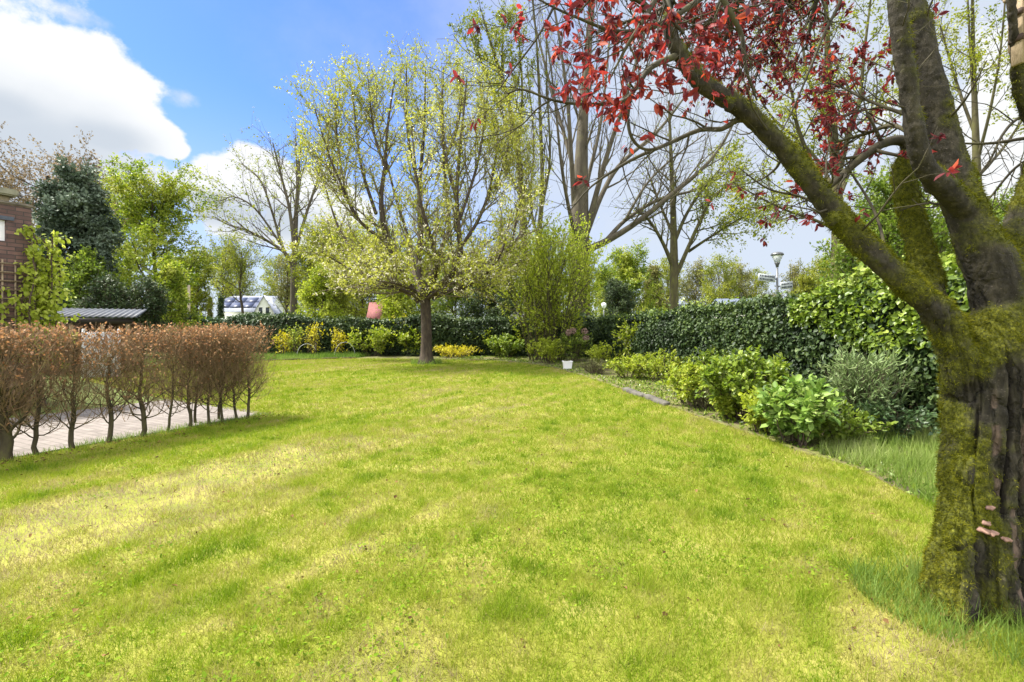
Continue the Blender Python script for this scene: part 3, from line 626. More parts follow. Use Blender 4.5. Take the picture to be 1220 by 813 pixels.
    carriers = [  # (points, twigs, leaf density)
        ([(1060, -160, 2.8, 14), (950, -120, 2.9, 11), (880, -40, 2.7, 9), (800, 22, 2.35, 7), (741, 38, 2.15, 5), (690, 22, 2.1, 3.5), (650, 4, 2.1, 2.5), (610, -20, 2.1, 1.5)], 14, .13),
        ([(808, 66, 2.36, 9), (776, 80, 2.25, 7), (758, 104, 2.2, 6), (740, 122, 2.15, 5), (690, 124, 2.12, 4), (657, 119, 2.1, 3), (623, 107, 2.1, 2.5), (604, 112, 2.1, 1.5)], 10, .03),
        ([(752, 112, 2.2, 5), (748, 140, 2.2, 4.5), (753, 165, 2.2, 4), (768, 178, 2.22, 3.5), (790, 175, 2.26, 2)], 3, .0),
        ([(902, 146, 2.46, 9), (880, 143, 2.44, 7.5), (860, 154, 2.42, 6.5), (834, 155, 2.4, 6), (795, 172, 2.36, 5), (750, 192, 2.3, 4), (705, 222, 2.25, 2.5), (680, 250, 2.2, 1.5)], 9, .03),
        ([(830, -90, 2.3, 9), (852, -20, 2.3, 8), (872, 18, 2.3, 7), (884, 45, 2.32, 6), (888, 80, 2.34, 4.5), (902, 120, 2.38, 2.5)], 6, .1),
        ([(1030, -120, 2.7, 6), (1005, -10, 2.75, 5), (982, 40, 2.75, 4), (962, 90, 2.75, 3), (940, 140, 2.75, 2), (922, 172, 2.75, 1.2)], 5, .05),
        ([(1084, 184, 2.98, 20), (1076, 168, 2.98, 16), (1050, 172, 2.95, 13), (1022, 192, 2.9, 11), (1000, 212, 2.86, 9), (985, 226, 2.82, 5), (970, 234, 2.8, 1.5)], 12, .3),
        ([(1090, 140, 2.5, 7), (1060, 130, 2.6, 5), (1030, 118, 2.7, 4), (1005, 105, 2.8, 3), (985, 98, 2.85, 1.5)], 14, .6),
        ([(1100, 170, 2.9, 8), (1065, 150, 3.1, 6), (1030, 160, 3.3, 5), (995, 170, 3.4, 3)], 18, .5),
        ([(830, -110, 2.2, 9), (800, -40, 2.0, 7), (775, 10, 1.92, 6), (750, 50, 1.88, 4.5), (738, 72, 1.88, 3), (728, 92, 1.88, 2)], 12, .5),
        ([(775, 10, 1.92, 5), (735, -10, 1.86, 4), (705, 0, 1.84, 3), (690, 15, 1.84, 2)], 8, .45),
        ([(790, -30, 2.05, 6), (800, 20, 1.95, 5), (815, 40, 1.92, 3)], 8, .5),
        ([(950, -160, 3.4, 14), (905, -60, 3.5, 11), (880, 0, 3.6, 8), (865, 45, 3.7, 5), (850, 90, 3.8, 2.5)], 44, .8),
        ([(980, -160, 3.6, 14), (950, -50, 3.8, 11), (930, 0, 3.9, 8), (915, 45, 4.0, 5), (900, 95, 4.0, 2.5)], 44, .75),
        ([(1000, -150, 3.3, 12), (985, -40, 3.4, 9), (970, 10, 3.5, 6), (960, 60, 3.6, 3)], 24, .42),
        ([(880, -120, 2.9, 12), (830, -40, 3.0, 9), (790, 10, 3.0, 7), (750, 25, 3.0, 4), (710, 40, 3.0, 2.5)], 26, .38),
        ([(905, -100, 3.0, 10), (870, -20, 3.2, 8), (840, 30, 3.3, 5), (815, 20, 3.3, 3)], 26, .5),
        ([(1250, 160, 2.85, 8), (1215, 166, 2.85, 6), (1180, 171, 2.85, 4.5), (1148, 171, 2.85, 3), (1120, 168, 2.85, 1.5)], 4, .0),
        ([(1250, 130, 2.9, 6), (1215, 140, 2.9, 5), (1195, 160, 2.9, 4), (1180, 190, 2.9, 3), (1160, 215, 2.9, 1.5)], 7, .0),
        ([(1245, 180, 2.8, 5), (1210, 200, 2.85, 4), (1180, 235, 2.9, 3), (1160, 260, 2.9, 1.5)], 6, .0),
        ([(657, 119, 2.1, 2.5), (640, 130, 2.1, 2.2), (620, 150, 2.1, 1.6), (590, 162, 2.1, 1)], 4, .0),
        ([(660, 8, 2.1, 3), (640, 45, 2.08, 2.5), (610, 85, 2.06, 2), (592, 110, 2.05, 1.2)], 4, .03),
        ([(1060, 324, 2.5, 5), (1045, 260, 2.7, 4), (1020, 215, 2.85, 3), (1000, 190, 2.9, 1.6)], 5, .12),
        ([(985, 250, 2.52, 5), (955, 235, 2.6, 3.5), (915, 225, 2.65, 2.5), (880, 200, 2.7, 1.5)], 6, .0),
        ([(935, 178, 2.5, 5), (925, 200, 2.6, 3.5), (905, 215, 2.65, 2.2), (885, 220, 2.65, 1.2)], 4, .1),
    ]
    def add_red(P, per, t0, tsize):
        if per <= 0: return
        pos, T = leaf_at(rng, P, per * .42, t0)
        cl = rng.integers(3, 8, len(pos)); pos = np.repeat(pos, cl, 0) + rng.normal(0, .006, (cl.sum(), 3)); T = np.repeat(T, cl, 0); Nn = len(pos)
        D = T * .6 + rng.normal(0, .6, (Nn, 3)) + np.array([0, 0, -.5]); Ln = rng.uniform(.030, .072, Nn) * tsize
        lf.leaves(pos, D, rdir(rng, Nn) + np.array([0, -.2, .5]), Ln, Ln * .42, np.clip(rng.normal(.52 if tsize > .75 else .36, .26, Nn), 0, 1), 6, .14)
    for pts, nt, ld in carriers:
        P, r = limb(pts, 22); br_nm.tubes(P, r, 7)
        P = P[None]; r = r[None]
        k1, r1 = kids(rng, P, r, nt, .25, 1, .24 if pts[-1][2] < 2.0 else (.30 if pts[-1][1] < 140 else .36), .8, .02, .16, 7, .5, .0022)
        k2, r2 = kids(rng, k1, r1, 4, .2, 1, .16, .8, .03, .2, 5, .6, .0014)
        br_nm.tubes(k1, r1, 5); br_nm.tubes(k2, r2, 4)
        ts = .76 if pts[-1][2] < 2.0 else (.68 if pts[-1][2] > 2.8 else .74)
        add_red(k2, 7.0 * ld, .3, ts); add_red(k1, 5 * ld, .4, ts)
    # bare twigs off the limbs
    for (P, r), n_ in ((left, 16), (main, 12), (front, 9), (right, 8)):
        k1, r1 = kids(rng, P[None], r[None], n_, .3, .98, .45, 1.0, .1, .2, 7, .12, .0025)
        k2, r2 = kids(rng, k1, r1, 4, .25, 1, .2, .8, .05, .2, 5, .6, .0014)
        br_nm.tubes(k1, r1, 5); br_nm.tubes(k2, r2, 4); add_red(k2, .25, .5, .8)
    br_nm.build('branches', M['twig_olive'], root, True, local=loc)
    lf.build('crown', LM['red'], root, local=loc)
    # bracket fungi on the trunk face
    fm = simple('bracket_fungus', (.26, .155, .115), .8, var=.35, scale=40)
    for i, (px, py, w, lab) in enumerate([(1183, 609, .030, 'small pinkish bracket fungus, topmost on the mossy trunk'), (1179, 626, .034, 'tan bracket fungus above the widest pinkish one on the trunk'),
                                   (1176, 632, .050, 'widest pinkish bracket fungus on the mossy trunk'), (1184, 639, .044, 'pinkish bracket fungus just right below the widest one'), (1204, 645, .034, 'tan bracket fungus at the head of the bare wood strip')]):
        d = W(px, py, 1.0) - np.array([0, 0, CAMZ]); d /= np.linalg.norm(d)
        v = co2 - np.array([0, 0, CAMZ]); tt = v @ d; pd = np.linalg.norm(v - tt[:, None] * d, axis=1)
        c_ = np.where(pd < .02)[0]
        if len(c_) == 0: continue
        j = c_[np.argmin(tt[c_])]; p0, n0 = co2[j], no[j]
        an = math.atan2(n0[1], n0[0]); nm = NM(); pr = []
        S = 14; vs = [(-.01, 0, .004)]; th = np.linspace(-1.5, 1.5, S)
        ww = 1 + .18 * np.sin(th * 5 + i)
        top = [(math.cos(a) * w * .7 * k, math.sin(a) * w * .62 * k, .004) for a, k in zip(th, ww)]
        bot = [(math.cos(a) * w * .62 * k, math.sin(a) * w * .56 * k, -.006) for a, k in zip(th, ww)]
        vs = [(-.012, 0, .010)] + top + bot + [(-.012, 0, -.012)]
        tr = [(0, 1 + q, 2 + q) for q in range(S - 1)] + [(2 * S + 1, S + 2 + q, S + 1 + q) for q in range(S - 1)]
        qd = [(1 + q, S + 1 + q, S + 2 + q, 2 + q) for q in range(S - 1)]
        nm.add(vs, qd, tr); o = nm.build('bracket_fungus', fm, None, True); o.location = tuple(p0); o.rotation_euler = (random.uniform(-.2, .2), .25, an); tag(o, lab, 'fungus')
    return root
fore_tree()

# nest box wired to the hanging limb at the top right corner
M['oldwood'] = surf('weathered_wood', [(.3, (.20, .15, .09)), (.7, (.36, .28, .18))], 12, 6, .85, .4, (4, 4, .6))
c_ = W(1228, 28, 2.5)
nb = empty('nest_box', (c_[0], c_[1], c_[2] - .14)); tag(nb, 'pale wooden nest box hanging on the limb at the top right', 'nest box')
nm = NM(); nm.box((0, 0, .14), (.12, .12, .26), .2, bev=.004); nm.build('box', M['oldwood'], nb)
nm = NM(); nm.box((0, -.01, .285), (.15, .16, .02), .2, bev=.003); nm.build('lid', M['oldwood'], nb)
nm = NM(); nm.box((-.066, 0, .1), (.016, .05, .34), .2, bev=.003); nm.build('mounting_batten', M['oldwood'], nb)
for zz in (.06, .19):
    nm = NM(); nm.box((-.076, 0, zz), (.012, .06, .03), .2); nm.build('bracket', simple('rusty_iron', (.05, .03, .02), .7), nb)

# ------------------------------------------------------------------ trees by skeleton
def skeleton_tree(name, label, limbs, levels, leaf, bark, group=None, seed=1, cat='tree', crown='crown', extra=None, base=None, thin=1.0, zmin=0.0, twig=None):
    """limbs: lists of (px, py, Y, width px); levels: dicts for kids(); leaf: list of dicts"""
    rng = np.random.default_rng(seed)
    b0 = limbs[0][0]; Yb = b0[2]; loc = np.array([(b0[0] - CX) / F * Yb, Yb, 0.0])
    root = empty(name, loc); tag(root, label, cat, group)
    tr = NM(); tw = NM(); sets = []
    for i, lp in enumerate(limbs):
        P, r = limb(lp, 18)
        if i: r = r * thin
        if i == 0 and P[0, 2] > 0: P[0, 2] = -.02
        tr.tubes(P, r, 10 if i == 0 else 7)
        sets.append((P, r))
    use = extra or range(1, len(limbs))
    P = np.stack([sets[i][0] for i in use]); r = np.stack([sets[i][1] for i in use])
    lv = []
    for d in levels:
        d = dict(d); S = d.pop('S', 4); src = d.pop('src', -1)
        if src >= 0: P, r = lv[src]
        P, r = kids(rng, P, r, **d)
        if zmin: k = P[:, -1, 2] > zmin + rng.normal(0, .45, len(P)); P, r = P[k], r[k]
        tw.tubes(P, r, S); lv.append((P, r))
    tr.build('trunk', bark, root, True, local=loc); tw.build('branches', twig or bark, root, True, local=loc)
    by = {}
    for d in leaf:
        P = lv[d.get('level', -1)][0]
        cl = d.get('cluster', 3); pos, T = leaf_at(rng, P, d['per'] / cl, d.get('t0', .1), d.get('jit', .04)); pos = np.repeat(pos, cl, 0) + rng.normal(0, d['size'] * .45, (len(pos) * cl, 3)); T = np.repeat(T, cl, 0)
        if 'keep' in d: k = d['keep'](pos, rng); pos, T = pos[k], T[k]
        Nn = len(pos)
        D = T * .6 + rng.normal(0, .6, (Nn, 3)) + np.array([0, 0, d.get('droop', -.1)])
        Ln = d['size'] * rng.uniform(.6, 1.25, Nn)
        tn = np.clip(.5 + (fbm(pos * d.get('cl', .7), 2, seed) - .5) * 1.4 + rng.normal(0, .2, Nn), 0, 1)
        key = d.get('part', crown); by.setdefault(key, (NM(), d['mat']))[0].leaves(pos, D, rdir(rng, Nn) + np.array([0, 0, .3]), Ln, Ln * d.get('asp', .6), tn, d.get('kind', 4))
    for k, (nm, mt) in by.items(): nm.build(k, mt, root, local=loc)
    return root

# ---- blossoming cherry in the middle of the lawn
Yc = 19.4
def cz(z): return lambda p, rng: rng.random(len(p)) < np.clip((z - p[:, 2]) / 5.0, 0.02, 1)
skeleton_tree('cherry_tree', 'broad cherry tree with white blossom and young leaves standing in the lawn',
    [[(508, 440, Yc, 28), (508, 432, Yc, 22), (508, 420, Yc, 15), (508, 390, Yc, 13), (507, 365, Yc, 13), (506, 345, Yc, 12)],
     [(500, 360, Yc, 9), (488, 340, Yc - .2, 8.5), (472, 314, Yc - .5, 8), (459, 278, Yc - .7, 7), (454, 237, Yc - .8, 6), (459, 196, Yc - .8, 4), (462, 150, Yc - .8, 3), (470, 95, Yc - .8, 1.5)],
     [(462, 290, Yc - .6, 5), (428, 263, Yc - .9, 4), (410, 227, Yc - 1.2, 3.5), (392, 185, Yc - 1.4, 2.5), (375, 130, Yc - 1.5, 1.5)],
     [(503, 345, Yc, 8), (499, 310, Yc + .3, 7), (502, 270, Yc + .6, 6), (500, 220, Yc + .8, 5), (505, 160, Yc + .9, 3.5), (507, 85, Yc + 1, 1.5)],
     [(510, 352, Yc, 9), (530, 335, Yc - .3, 8), (548, 309, Yc - .6, 7), (546, 270, Yc - .8, 6), (544, 227, Yc - .9, 5), (548, 180, Yc - 1, 3.5), (556, 95, Yc - 1, 1.5)],
     [(515, 350, Yc, 8), (550, 325, Yc + .2, 6), (581, 312, Yc + .4, 5), (612, 289, Yc + .6, 4), (628, 268, Yc + .7, 2), (636, 245, Yc + .8, 1.3)],
     [(503, 355, Yc, 7), (480, 346, Yc - .6, 5), (455, 336, Yc - 1.2, 4), (420, 322, Yc - 1.8, 3), (382, 300, Yc - 2.2, 1.5)],
     [(507, 348, Yc, 8), (520, 310, Yc + 1.0, 6), (535, 270, Yc + 1.8, 5), (530, 210, Yc + 2.4, 3.5), (525, 120, Yc + 2.6, 1.5)],
     [(507, 350, Yc, 7), (520, 325, Yc - 1.2, 6), (515, 290, Yc - 2.2, 5), (500, 235, Yc - 2.9, 3.5), (490, 150, Yc - 3.2, 1.5)],
     [(505, 352, Yc, 7), (470, 335, Yc + 1.2, 5), (435, 310, Yc + 2.0, 4), (405, 275, Yc + 2.6, 3), (385, 215, Yc + 3, 1.5)],
     [(510, 352, Yc, 7), (545, 345, Yc - 1.4, 5), (575, 330, Yc - 2.2, 4), (598, 300, Yc - 2.8, 2.5), (610, 250, Yc - 3, 1.5)],
     [(545, 300, Yc - .6, 5), (570, 262, Yc - .2, 4), (586, 215, Yc, 3), (594, 150, Yc + .1, 1.5)],
     [(448, 255, Yc - .8, 4.5), (432, 205, Yc - .2, 3.5), (425, 160, Yc, 2.5), (420, 105, Yc + .1, 1.5)],
     [(506, 350, Yc, 7), (495, 330, Yc + 1.8, 5), (488, 290, Yc + 3, 4), (470, 230, Yc + 3.6, 3), (445, 130, Yc + 3.8, 1.5)],
     [(461, 205, Yc - .8, 4), (446, 160, Yc - .4, 3), (438, 90, Yc - .2, 1.5)],
     [(500, 230, Yc + .8, 4), (486, 160, Yc + .6, 3), (484, 78, Yc + .5, 1.5)],
     [(544, 240, Yc - .9, 4), (528, 170, Yc - .7, 3), (528, 80, Yc - .6, 1.5)],
     [(548, 262, Yc - .8, 4), (570, 190, Yc - .6, 3), (582, 105, Yc - .5, 1.5)],
     [(590, 225, Yc, 3), (602, 190, Yc + .3, 2.5), (610, 155, Yc + .4, 1.3)],
     [(425, 258, Yc - .9, 4), (400, 215, Yc - .5, 3), (380, 185, Yc - .3, 1.3)],
     [(412, 232, Yc - 1.2, 3), (402, 170, Yc - .8, 2.4), (400, 115, Yc - .7, 1.2)],
     [(520, 215, Yc + 2.3, 4), (545, 150, Yc + 2.2, 3), (552, 90, Yc + 2.2, 1.3)],
     [(610, 290, Yc + .5, 3), (620, 235, Yc + .2, 2.4), (622, 195, Yc, 1.2)],
     [(500, 357, Yc, 5), (470, 343, Yc + 1, 4), (432, 335, Yc + 1.6, 2.5), (400, 325, Yc + 2, 1.3)],
     [(516, 356, Yc, 5), (545, 343, Yc + 1, 4), (582, 330, Yc + 1.4, 2.5), (612, 312, Yc + 1.6, 1.3)],
     [(505, 356, Yc, 5), (490, 345, Yc - 1.6, 4), (470, 338, Yc - 2.6, 2.5), (448, 335, Yc - 3.4, 1.3)],
     [(510, 356, Yc, 5), (525, 345, Yc - 1.6, 4), (545, 336, Yc - 2.6, 2.5), (568, 332, Yc - 3.4, 1.3)]],
    [dict(n=17, t0=.18, t1=1, ln=lambda t: 2.8 - 1.5 * t, ang=.66, up=.10, wob=.14, K=7, rf=.5, rmin=.008),
     dict(n=10, t0=.12, t1=1, ln=lambda t: .95 - .35 * t, ang=.7, up=.10, wob=.12, K=4, rf=.6, rmin=.005, S=3)],
    [dict(per=12, size=.10, mat=LM['cherry'], t0=0, jit=.05, asp=.5),
     dict(per=4, size=.055, mat=LM['blossom'], part='blossom', t0=0, jit=.06, asp=1.0, keep=cz(9.5))],
    M['bark_dark'], seed=5, zmin=2.35, twig=M['cherry_twig'])

# ---- large leafless tree behind the tall lime shrub
Yb = 30.0
skeleton_tree('bare_tree', 'tall leafless tree with one thick trunk and wide fan of limbs',
    [[(690, 402, Yb, 30), (690, 360, Yb, 26), (690, 300, Yb, 24), (691, 240, Yb, 20), (693, 180, Yb, 15), (696, 120, Yb, 11), (703, 40, Yb, 7), (710, -40, Yb, 3)],
     [(690, 300, Yb, 16), (692, 200, Yb, 14), (694, 120, Yb, 10), (700, 40, Yb, 6), (706, -40, Yb, 3)],
     [(684, 250, Yb, 9), (680, 180, Yb - .6, 7.5), (676, 120, Yb - 1, 6), (667, 50, Yb - 1.2, 4.5), (655, -20, Yb - 1.4, 3)],
     [(697, 280, Yb, 10), (710, 232, Yb - .4, 9), (724, 182, Yb - .8, 8), (744, 120, Yb - 1, 6), (768, 40, Yb - 1.2, 4), (780, -20, Yb - 1.3, 2)],
     [(698, 280, Yb, 10), (718, 230, Yb + .6, 8), (740, 195, Yb + 1.2, 7), (785, 155, Yb + 2, 5), (820, 110, Yb + 2.4, 3)],
     [(698, 298, Yb, 13), (725, 286, Yb - .5, 11), (760, 264, Yb - 1, 9.5), (800, 232, Yb - 1.4, 8), (838, 200, Yb - 1.8, 6), (865, 165, Yb - 2, 4), (885, 120, Yb - 2.2, 2)],
     [(722, 287, Yb - .4, 8), (746, 262, Yb + .2, 6.5), (785, 238, Yb + .6, 5.5), (830, 226, Yb + 1, 4), (870, 205, Yb + 1.2, 2)],
     [(690, 270, Yb, 8), (700, 215, Yb + 1.5, 7), (715, 150, Yb + 2.5, 5), (725, 60, Yb + 3, 3), (730, -20, Yb + 3, 2)],
     [(688, 220, Yb, 7), (672, 160, Yb + 1.4, 6), (655, 100, Yb + 2, 4), (635, 20, Yb + 2.4, 2.5)],
     [(686, 285, Yb, 7), (676, 240, Yb - 1.5, 6), (668, 190, Yb - 2.4, 5), (660, 110, Yb - 2.8, 3), (650, 40, Yb - 3, 2)],
     [(745, 262, Yb, 5), (770, 220, Yb, 4), (800, 190, Yb, 3), (840, 160, Yb + .4, 2)]],
    [dict(n=12, t0=.25, t1=1, ln=lambda t: 4.2 - 2 * t, ang=.5, up=.14, wob=.10, K=8, rf=.42, rmin=.012),
     dict(n=8, t0=.2, t1=1, ln=1.6, ang=.55, up=.1, wob=.14, K=5, rf=.5, rmin=.008, S=3)],
    [dict(per=.9, size=.11, mat=LM['spring'], t0=.5, jit=.04)], M['bark_grey'], seed=8, thin=.74)
# its ivy and spring growth low on the trunk
def ivy_trunk(name, label, px, y0, y1, Y, rad, mat, nleaf, sz, seed):
    rng = np.random.default_rng(seed); b0, b1 = W(px, y0, Y), W(px, y1, Y)
    t = rng.random(nleaf) ** 1.2; an = rng.uniform(0, 6.28, nleaf); rr = rad * (1.0 - .5 * t) * rng.uniform(.8, 1.6, nleaf)
    N_ = np.stack([np.cos(an), np.sin(an), an * 0], 1); pos = b0 + (b1 - b0) * t[:, None] + N_ * rr[:, None]; pos[:, 2] = np.maximum(pos[:, 2], .02)
    root = empty(name, (b0[0], b0[1], 0)); tag(root, label, 'climbing plant')
    nm = NM(); nm.leaves(pos, rng.normal(0, .5, (nleaf, 3)) + N_ * .3 + np.array([0, 0, -.5]), N_ + rng.normal(0, .4, (nleaf, 3)), sz * rng.uniform(.6, 1.2, nleaf), sz * .8, rng.random(nleaf), 4)
    nm.build('foliage', mat, root, local=(b0[0], b0[1], 0))
    nm = NM()
    for k in range(5):
        a = k * 1.25; z = np.linspace(0, b1[2] * .8, 14); P = np.stack([b0[0] + np.cos(a + z * .2) * rad * .75, b0[1] + np.sin(a + z * .2) * rad * .75, z], 1); nm.tubes(P, np.full(14, .03), 5)
    nm.build('stem', M['twig'], root, local=(b0[0], b0[1], 0))
ivy_trunk('ivy_climber', 'pale green climber wrapping the thick leafless trunk', 690, 400, 268, Yb, .75, LM['lime'], 2600, .18, 3)

# ---- slender tree with yellow-green leaves on its right side
Yd = 30.0
skeleton_tree('slender_tree', 'slender mossy tree behind the ivy hedge, leafy on its right side only',
    [[(803, 398, Yd, 13), (803, 360, Yd, 11), (803, 310, Yd, 10), (802, 250, Yd, 7), (800, 200, Yd, 5), (797, 130, Yd, 2.5)],
     [(803, 300, Yd, 8), (802, 240, Yd, 6), (800, 190, Yd, 4), (797, 120, Yd, 2)],
     [(803, 320, Yd, 6), (790, 290, Yd - .4, 4.5), (775, 265, Yd - .8, 3.5), (757, 248, Yd - 1, 2)],
     [(805, 330, Yd, 6), (820, 295, Yd - .4, 5), (835, 262, Yd - .6, 4), (852, 232, Yd - .8, 3), (885, 212, Yd - 1, 1.5)],
     [(803, 290, Yd, 5), (818, 255, Yd + .8, 4), (838, 225, Yd + 1.4, 3), (868, 190, Yd + 1.8, 1.5)],
     [(802, 280, Yd, 4), (785, 240, Yd + .8, 3), (770, 200, Yd + 1.2, 1.5)],
     [(820, 300, Yd, 4), (850, 280, Yd - .8, 3), (880, 262, Yd - 1, 2), (910, 250, Yd - 1, 1.3)]],
    [dict(n=13, t0=.2, t1=1, ln=lambda t: 2.6 - 1.2 * t, ang=.7, up=.05, wob=.12, K=7, rf=.5, rmin=.012),
     dict(n=7, t0=.15, t1=1, ln=1.0, ang=.7, up=.03, wob=.14, K=4, rf=.6, rmin=.008, S=3)],
    [dict(per=30, size=.15, mat=LM['spring'], t0=.1, jit=.12, keep=lambda p, rng: rng.random(len(p)) < np.clip((p[:, 0] - 10.4) / 2.2, .03, 1))], M['bark_moss'], seed=9)

# ---- tall tree seen between the limbs of the foreground tree
Ye = 18.0
skeleton_tree('maple_tree', 'tall tree with sparse yellow-green leaves seen between the mossy limbs',
    [[(998, 430, Ye, 22), (998, 380, Ye, 19), (998, 320, Ye, 17), (998, 260, Ye, 15), (996, 200, Ye, 12), (992, 130, Ye, 8), (986, 40, Ye, 5), (984, -40, Ye, 3)],
     [(997, 220, Ye, 8), (990, 170, Ye, 7), (985, 110, Ye, 6), (984, 40, Ye, 4), (980, -40, Ye, 2)],
     [(998, 215, Ye, 8), (1010, 165, Ye - .4, 7), (1024, 120, Ye - .6, 5.5), (1030, 60, Ye - .8, 4), (1040, -20, Ye - .8, 2)],
     [(996, 250, Ye, 7), (972, 205, Ye - .5, 6), (950, 150, Ye - .8, 5), (942, 105, Ye - 1, 3.5), (920, 60, Ye - 1.2, 2)],
     [(998, 240, Ye, 7), (1015, 195, Ye + .8, 6), (1035, 150, Ye + 1.4, 4.5), (1060, 90, Ye + 1.8, 3), (1075, 10, Ye + 2, 1.6)],
     [(996, 235, Ye, 6), (980, 200, Ye + 1, 5), (955, 170, Ye + 1.6, 4), (920, 140, Ye + 2, 3), (890, 90, Ye + 2.2, 1.6)],
     [(998, 275, Ye, 5), (970, 262, Ye - .8, 4), (935, 250, Ye - 1.2, 3), (895, 230, Ye - 1.6, 2), (870, 215, Ye - 1.8, 1.3)],
     [(998, 280, Ye, 5), (1025, 255, Ye + .6, 4), (1060, 235, Ye + 1, 3), (1100, 200, Ye + 1.2, 2)],
     [(996, 262, Ye, 4), (1015, 285, Ye + .5, 3), (1035, 290, Ye + .8, 2), (1060, 285, Ye + 1, 1.3)],
     [(994, 160, Ye, 5), (965, 100, Ye + .4, 4), (955, 40, Ye + .8, 3), (950, -30, Ye + 1, 2)]],
    [dict(n=13, t0=.2, t1=1, ln=lambda t: 1.9 - .9 * t, ang=.75, up=.05, wob=.14, K=7, rf=.5, rmin=.008),
     dict(n=7, t0=.15, t1=1, ln=.7, ang=.75, up=.0, wob=.16, K=4, rf=.6, rmin=.005, S=3)],
    [dict(per=17, size=.105, mat=LM['spring'], t0=.1, jit=.07)], M['bark_moss'], seed=10)
Yh = 14.0
skeleton_tree('maple_tree', 'sparsely leaved tree half hidden behind the thick mossy trunk',
    [[(1168, 500, Yh, 20), (1168, 400, Yh, 18), (1166, 280, Yh, 14), (1163, 180, Yh, 10), (1160, 80, Yh, 6), (1158, -40, Yh, 3)],
     [(1165, 200, Yh, 6), (1160, 120, Yh, 5), (1155, 40, Yh, 3), (1150, -60, Yh, 2)],
     [(1165, 190, Yh, 5), (1180, 130, Yh - .5, 4), (1192, 60, Yh - .8, 3), (1200, -30, Yh - 1, 2)],
     [(1165, 210, Yh, 5), (1200, 170, Yh + .5, 4), (1235, 110, Yh + .8, 3), (1260, 30, Yh + 1, 2)],
     [(1165, 170, Yh, 5), (1140, 100, Yh + .6, 4), (1120, 30, Yh + .8, 2)]],
    [dict(n=12, t0=.3, t1=1, ln=lambda t: 1.4 - .6 * t, ang=.7, up=.05, wob=.14, K=7, rf=.5, rmin=.006),
     dict(n=6, t0=.15, t1=1, ln=.5, ang=.75, up=.0, wob=.16, K=4, rf=.6, rmin=.004, S=3)],
    [dict(per=16, size=.08, mat=LM['spring'], t0=.1, jit=.05)], M['bark_moss'], seed=12)

# ---- two slender poplars behind the cherry's right side
Yf = 26.0
skeleton_tree('poplar_tree', 'slender leaning tree with yellow catkins right behind the cherry crown',
    [[(630, 412, Yf, 11), (628, 360, Yf, 9), (625, 300, Yf, 8), (619, 200, Yf, 7), (608, 130, Yf, 5), (590, 70, Yf, 3), (575, 20, Yf, 1.5)],
     [(627, 330, Yf, 5), (622, 240, Yf, 5), (617, 180, Yf, 4.5), (606, 120, Yf, 4), (588, 60, Yf, 2.5), (572, 10, Yf, 1.5)],
     [(618, 190, Yf, 4), (600, 140, Yf - .5, 3), (580, 90, Yf - .8, 2), (560, 40, Yf - 1, 1.2)],
     [(616, 180, Yf, 4), (622, 120, Yf + .6, 3), (620, 70, Yf + .8, 2), (615, 20, Yf + 1, 1.2)],
     [(605, 125, Yf, 3.5), (598, 80, Yf + .5, 2.5), (600, 30, Yf + .8, 1.3)],
     [(622, 240, Yf, 3), (600, 190, Yf + .8, 2.2), (575, 130, Yf + 1.2, 1.3)]],
    [dict(n=12, t0=.1, t1=1, ln=lambda t: 1.9 - .9 * t, ang=.5, up=.12, wob=.1, K=7, rf=.5, rmin=.010),
     dict(n=6, t0=.15, t1=1, ln=.8, ang=.6, up=.08, wob=.14, K=4, rf=.6, rmin=.006, S=3)],
    [dict(per=36, size=.12, mat=LM['spring'], t0=.1, jit=.08)], M['bark_moss'], seed=13)
skeleton_tree('poplar_tree', 'bare upright tree with thin stems between the cherry and the thick leafless trunk',
    [[(640, 410, Yf + 1, 9), (640, 330, Yf + 1, 7), (641, 290, Yf + 1, 6.5), (646, 230, Yf + 1, 5), (644, 150, Yf + 1, 4), (640, 60, Yf + 1, 2.5), (634, -10, Yf + 1, 1.5)],
     [(641, 300, Yf + 1, 5), (646, 230, Yf + 1, 4), (644, 150, Yf + 1, 3.5), (640, 60, Yf + 1, 2.5), (632, -20, Yf + 1, 1.5)],
     [(645, 250, Yf + 1, 4), (655, 190, Yf + .6, 3), (652, 110, Yf + .4, 2), (650, 30, Yf + .3, 1.3)],
     [(642, 290, Yf + 1, 3.5), (632, 240, Yf + 1.4, 3), (636, 170, Yf + 1.8, 2), (628, 80, Yf + 2, 1.3)]],
    [dict(n=12, t0=.1, t1=1, ln=lambda t: 2.2 - 1.1 * t, ang=.45, up=.14, wob=.1, K=7, rf=.5, rmin=.010),
     dict(n=5, t0=.15, t1=1, ln=.9, ang=.5, up=.08, wob=.14, K=4, rf=.6, rmin=.007, S=3)],
    [dict(per=5, size=.10, mat=LM['spring'], t0=.1, jit=.06)], M['bark_moss'], seed=14)

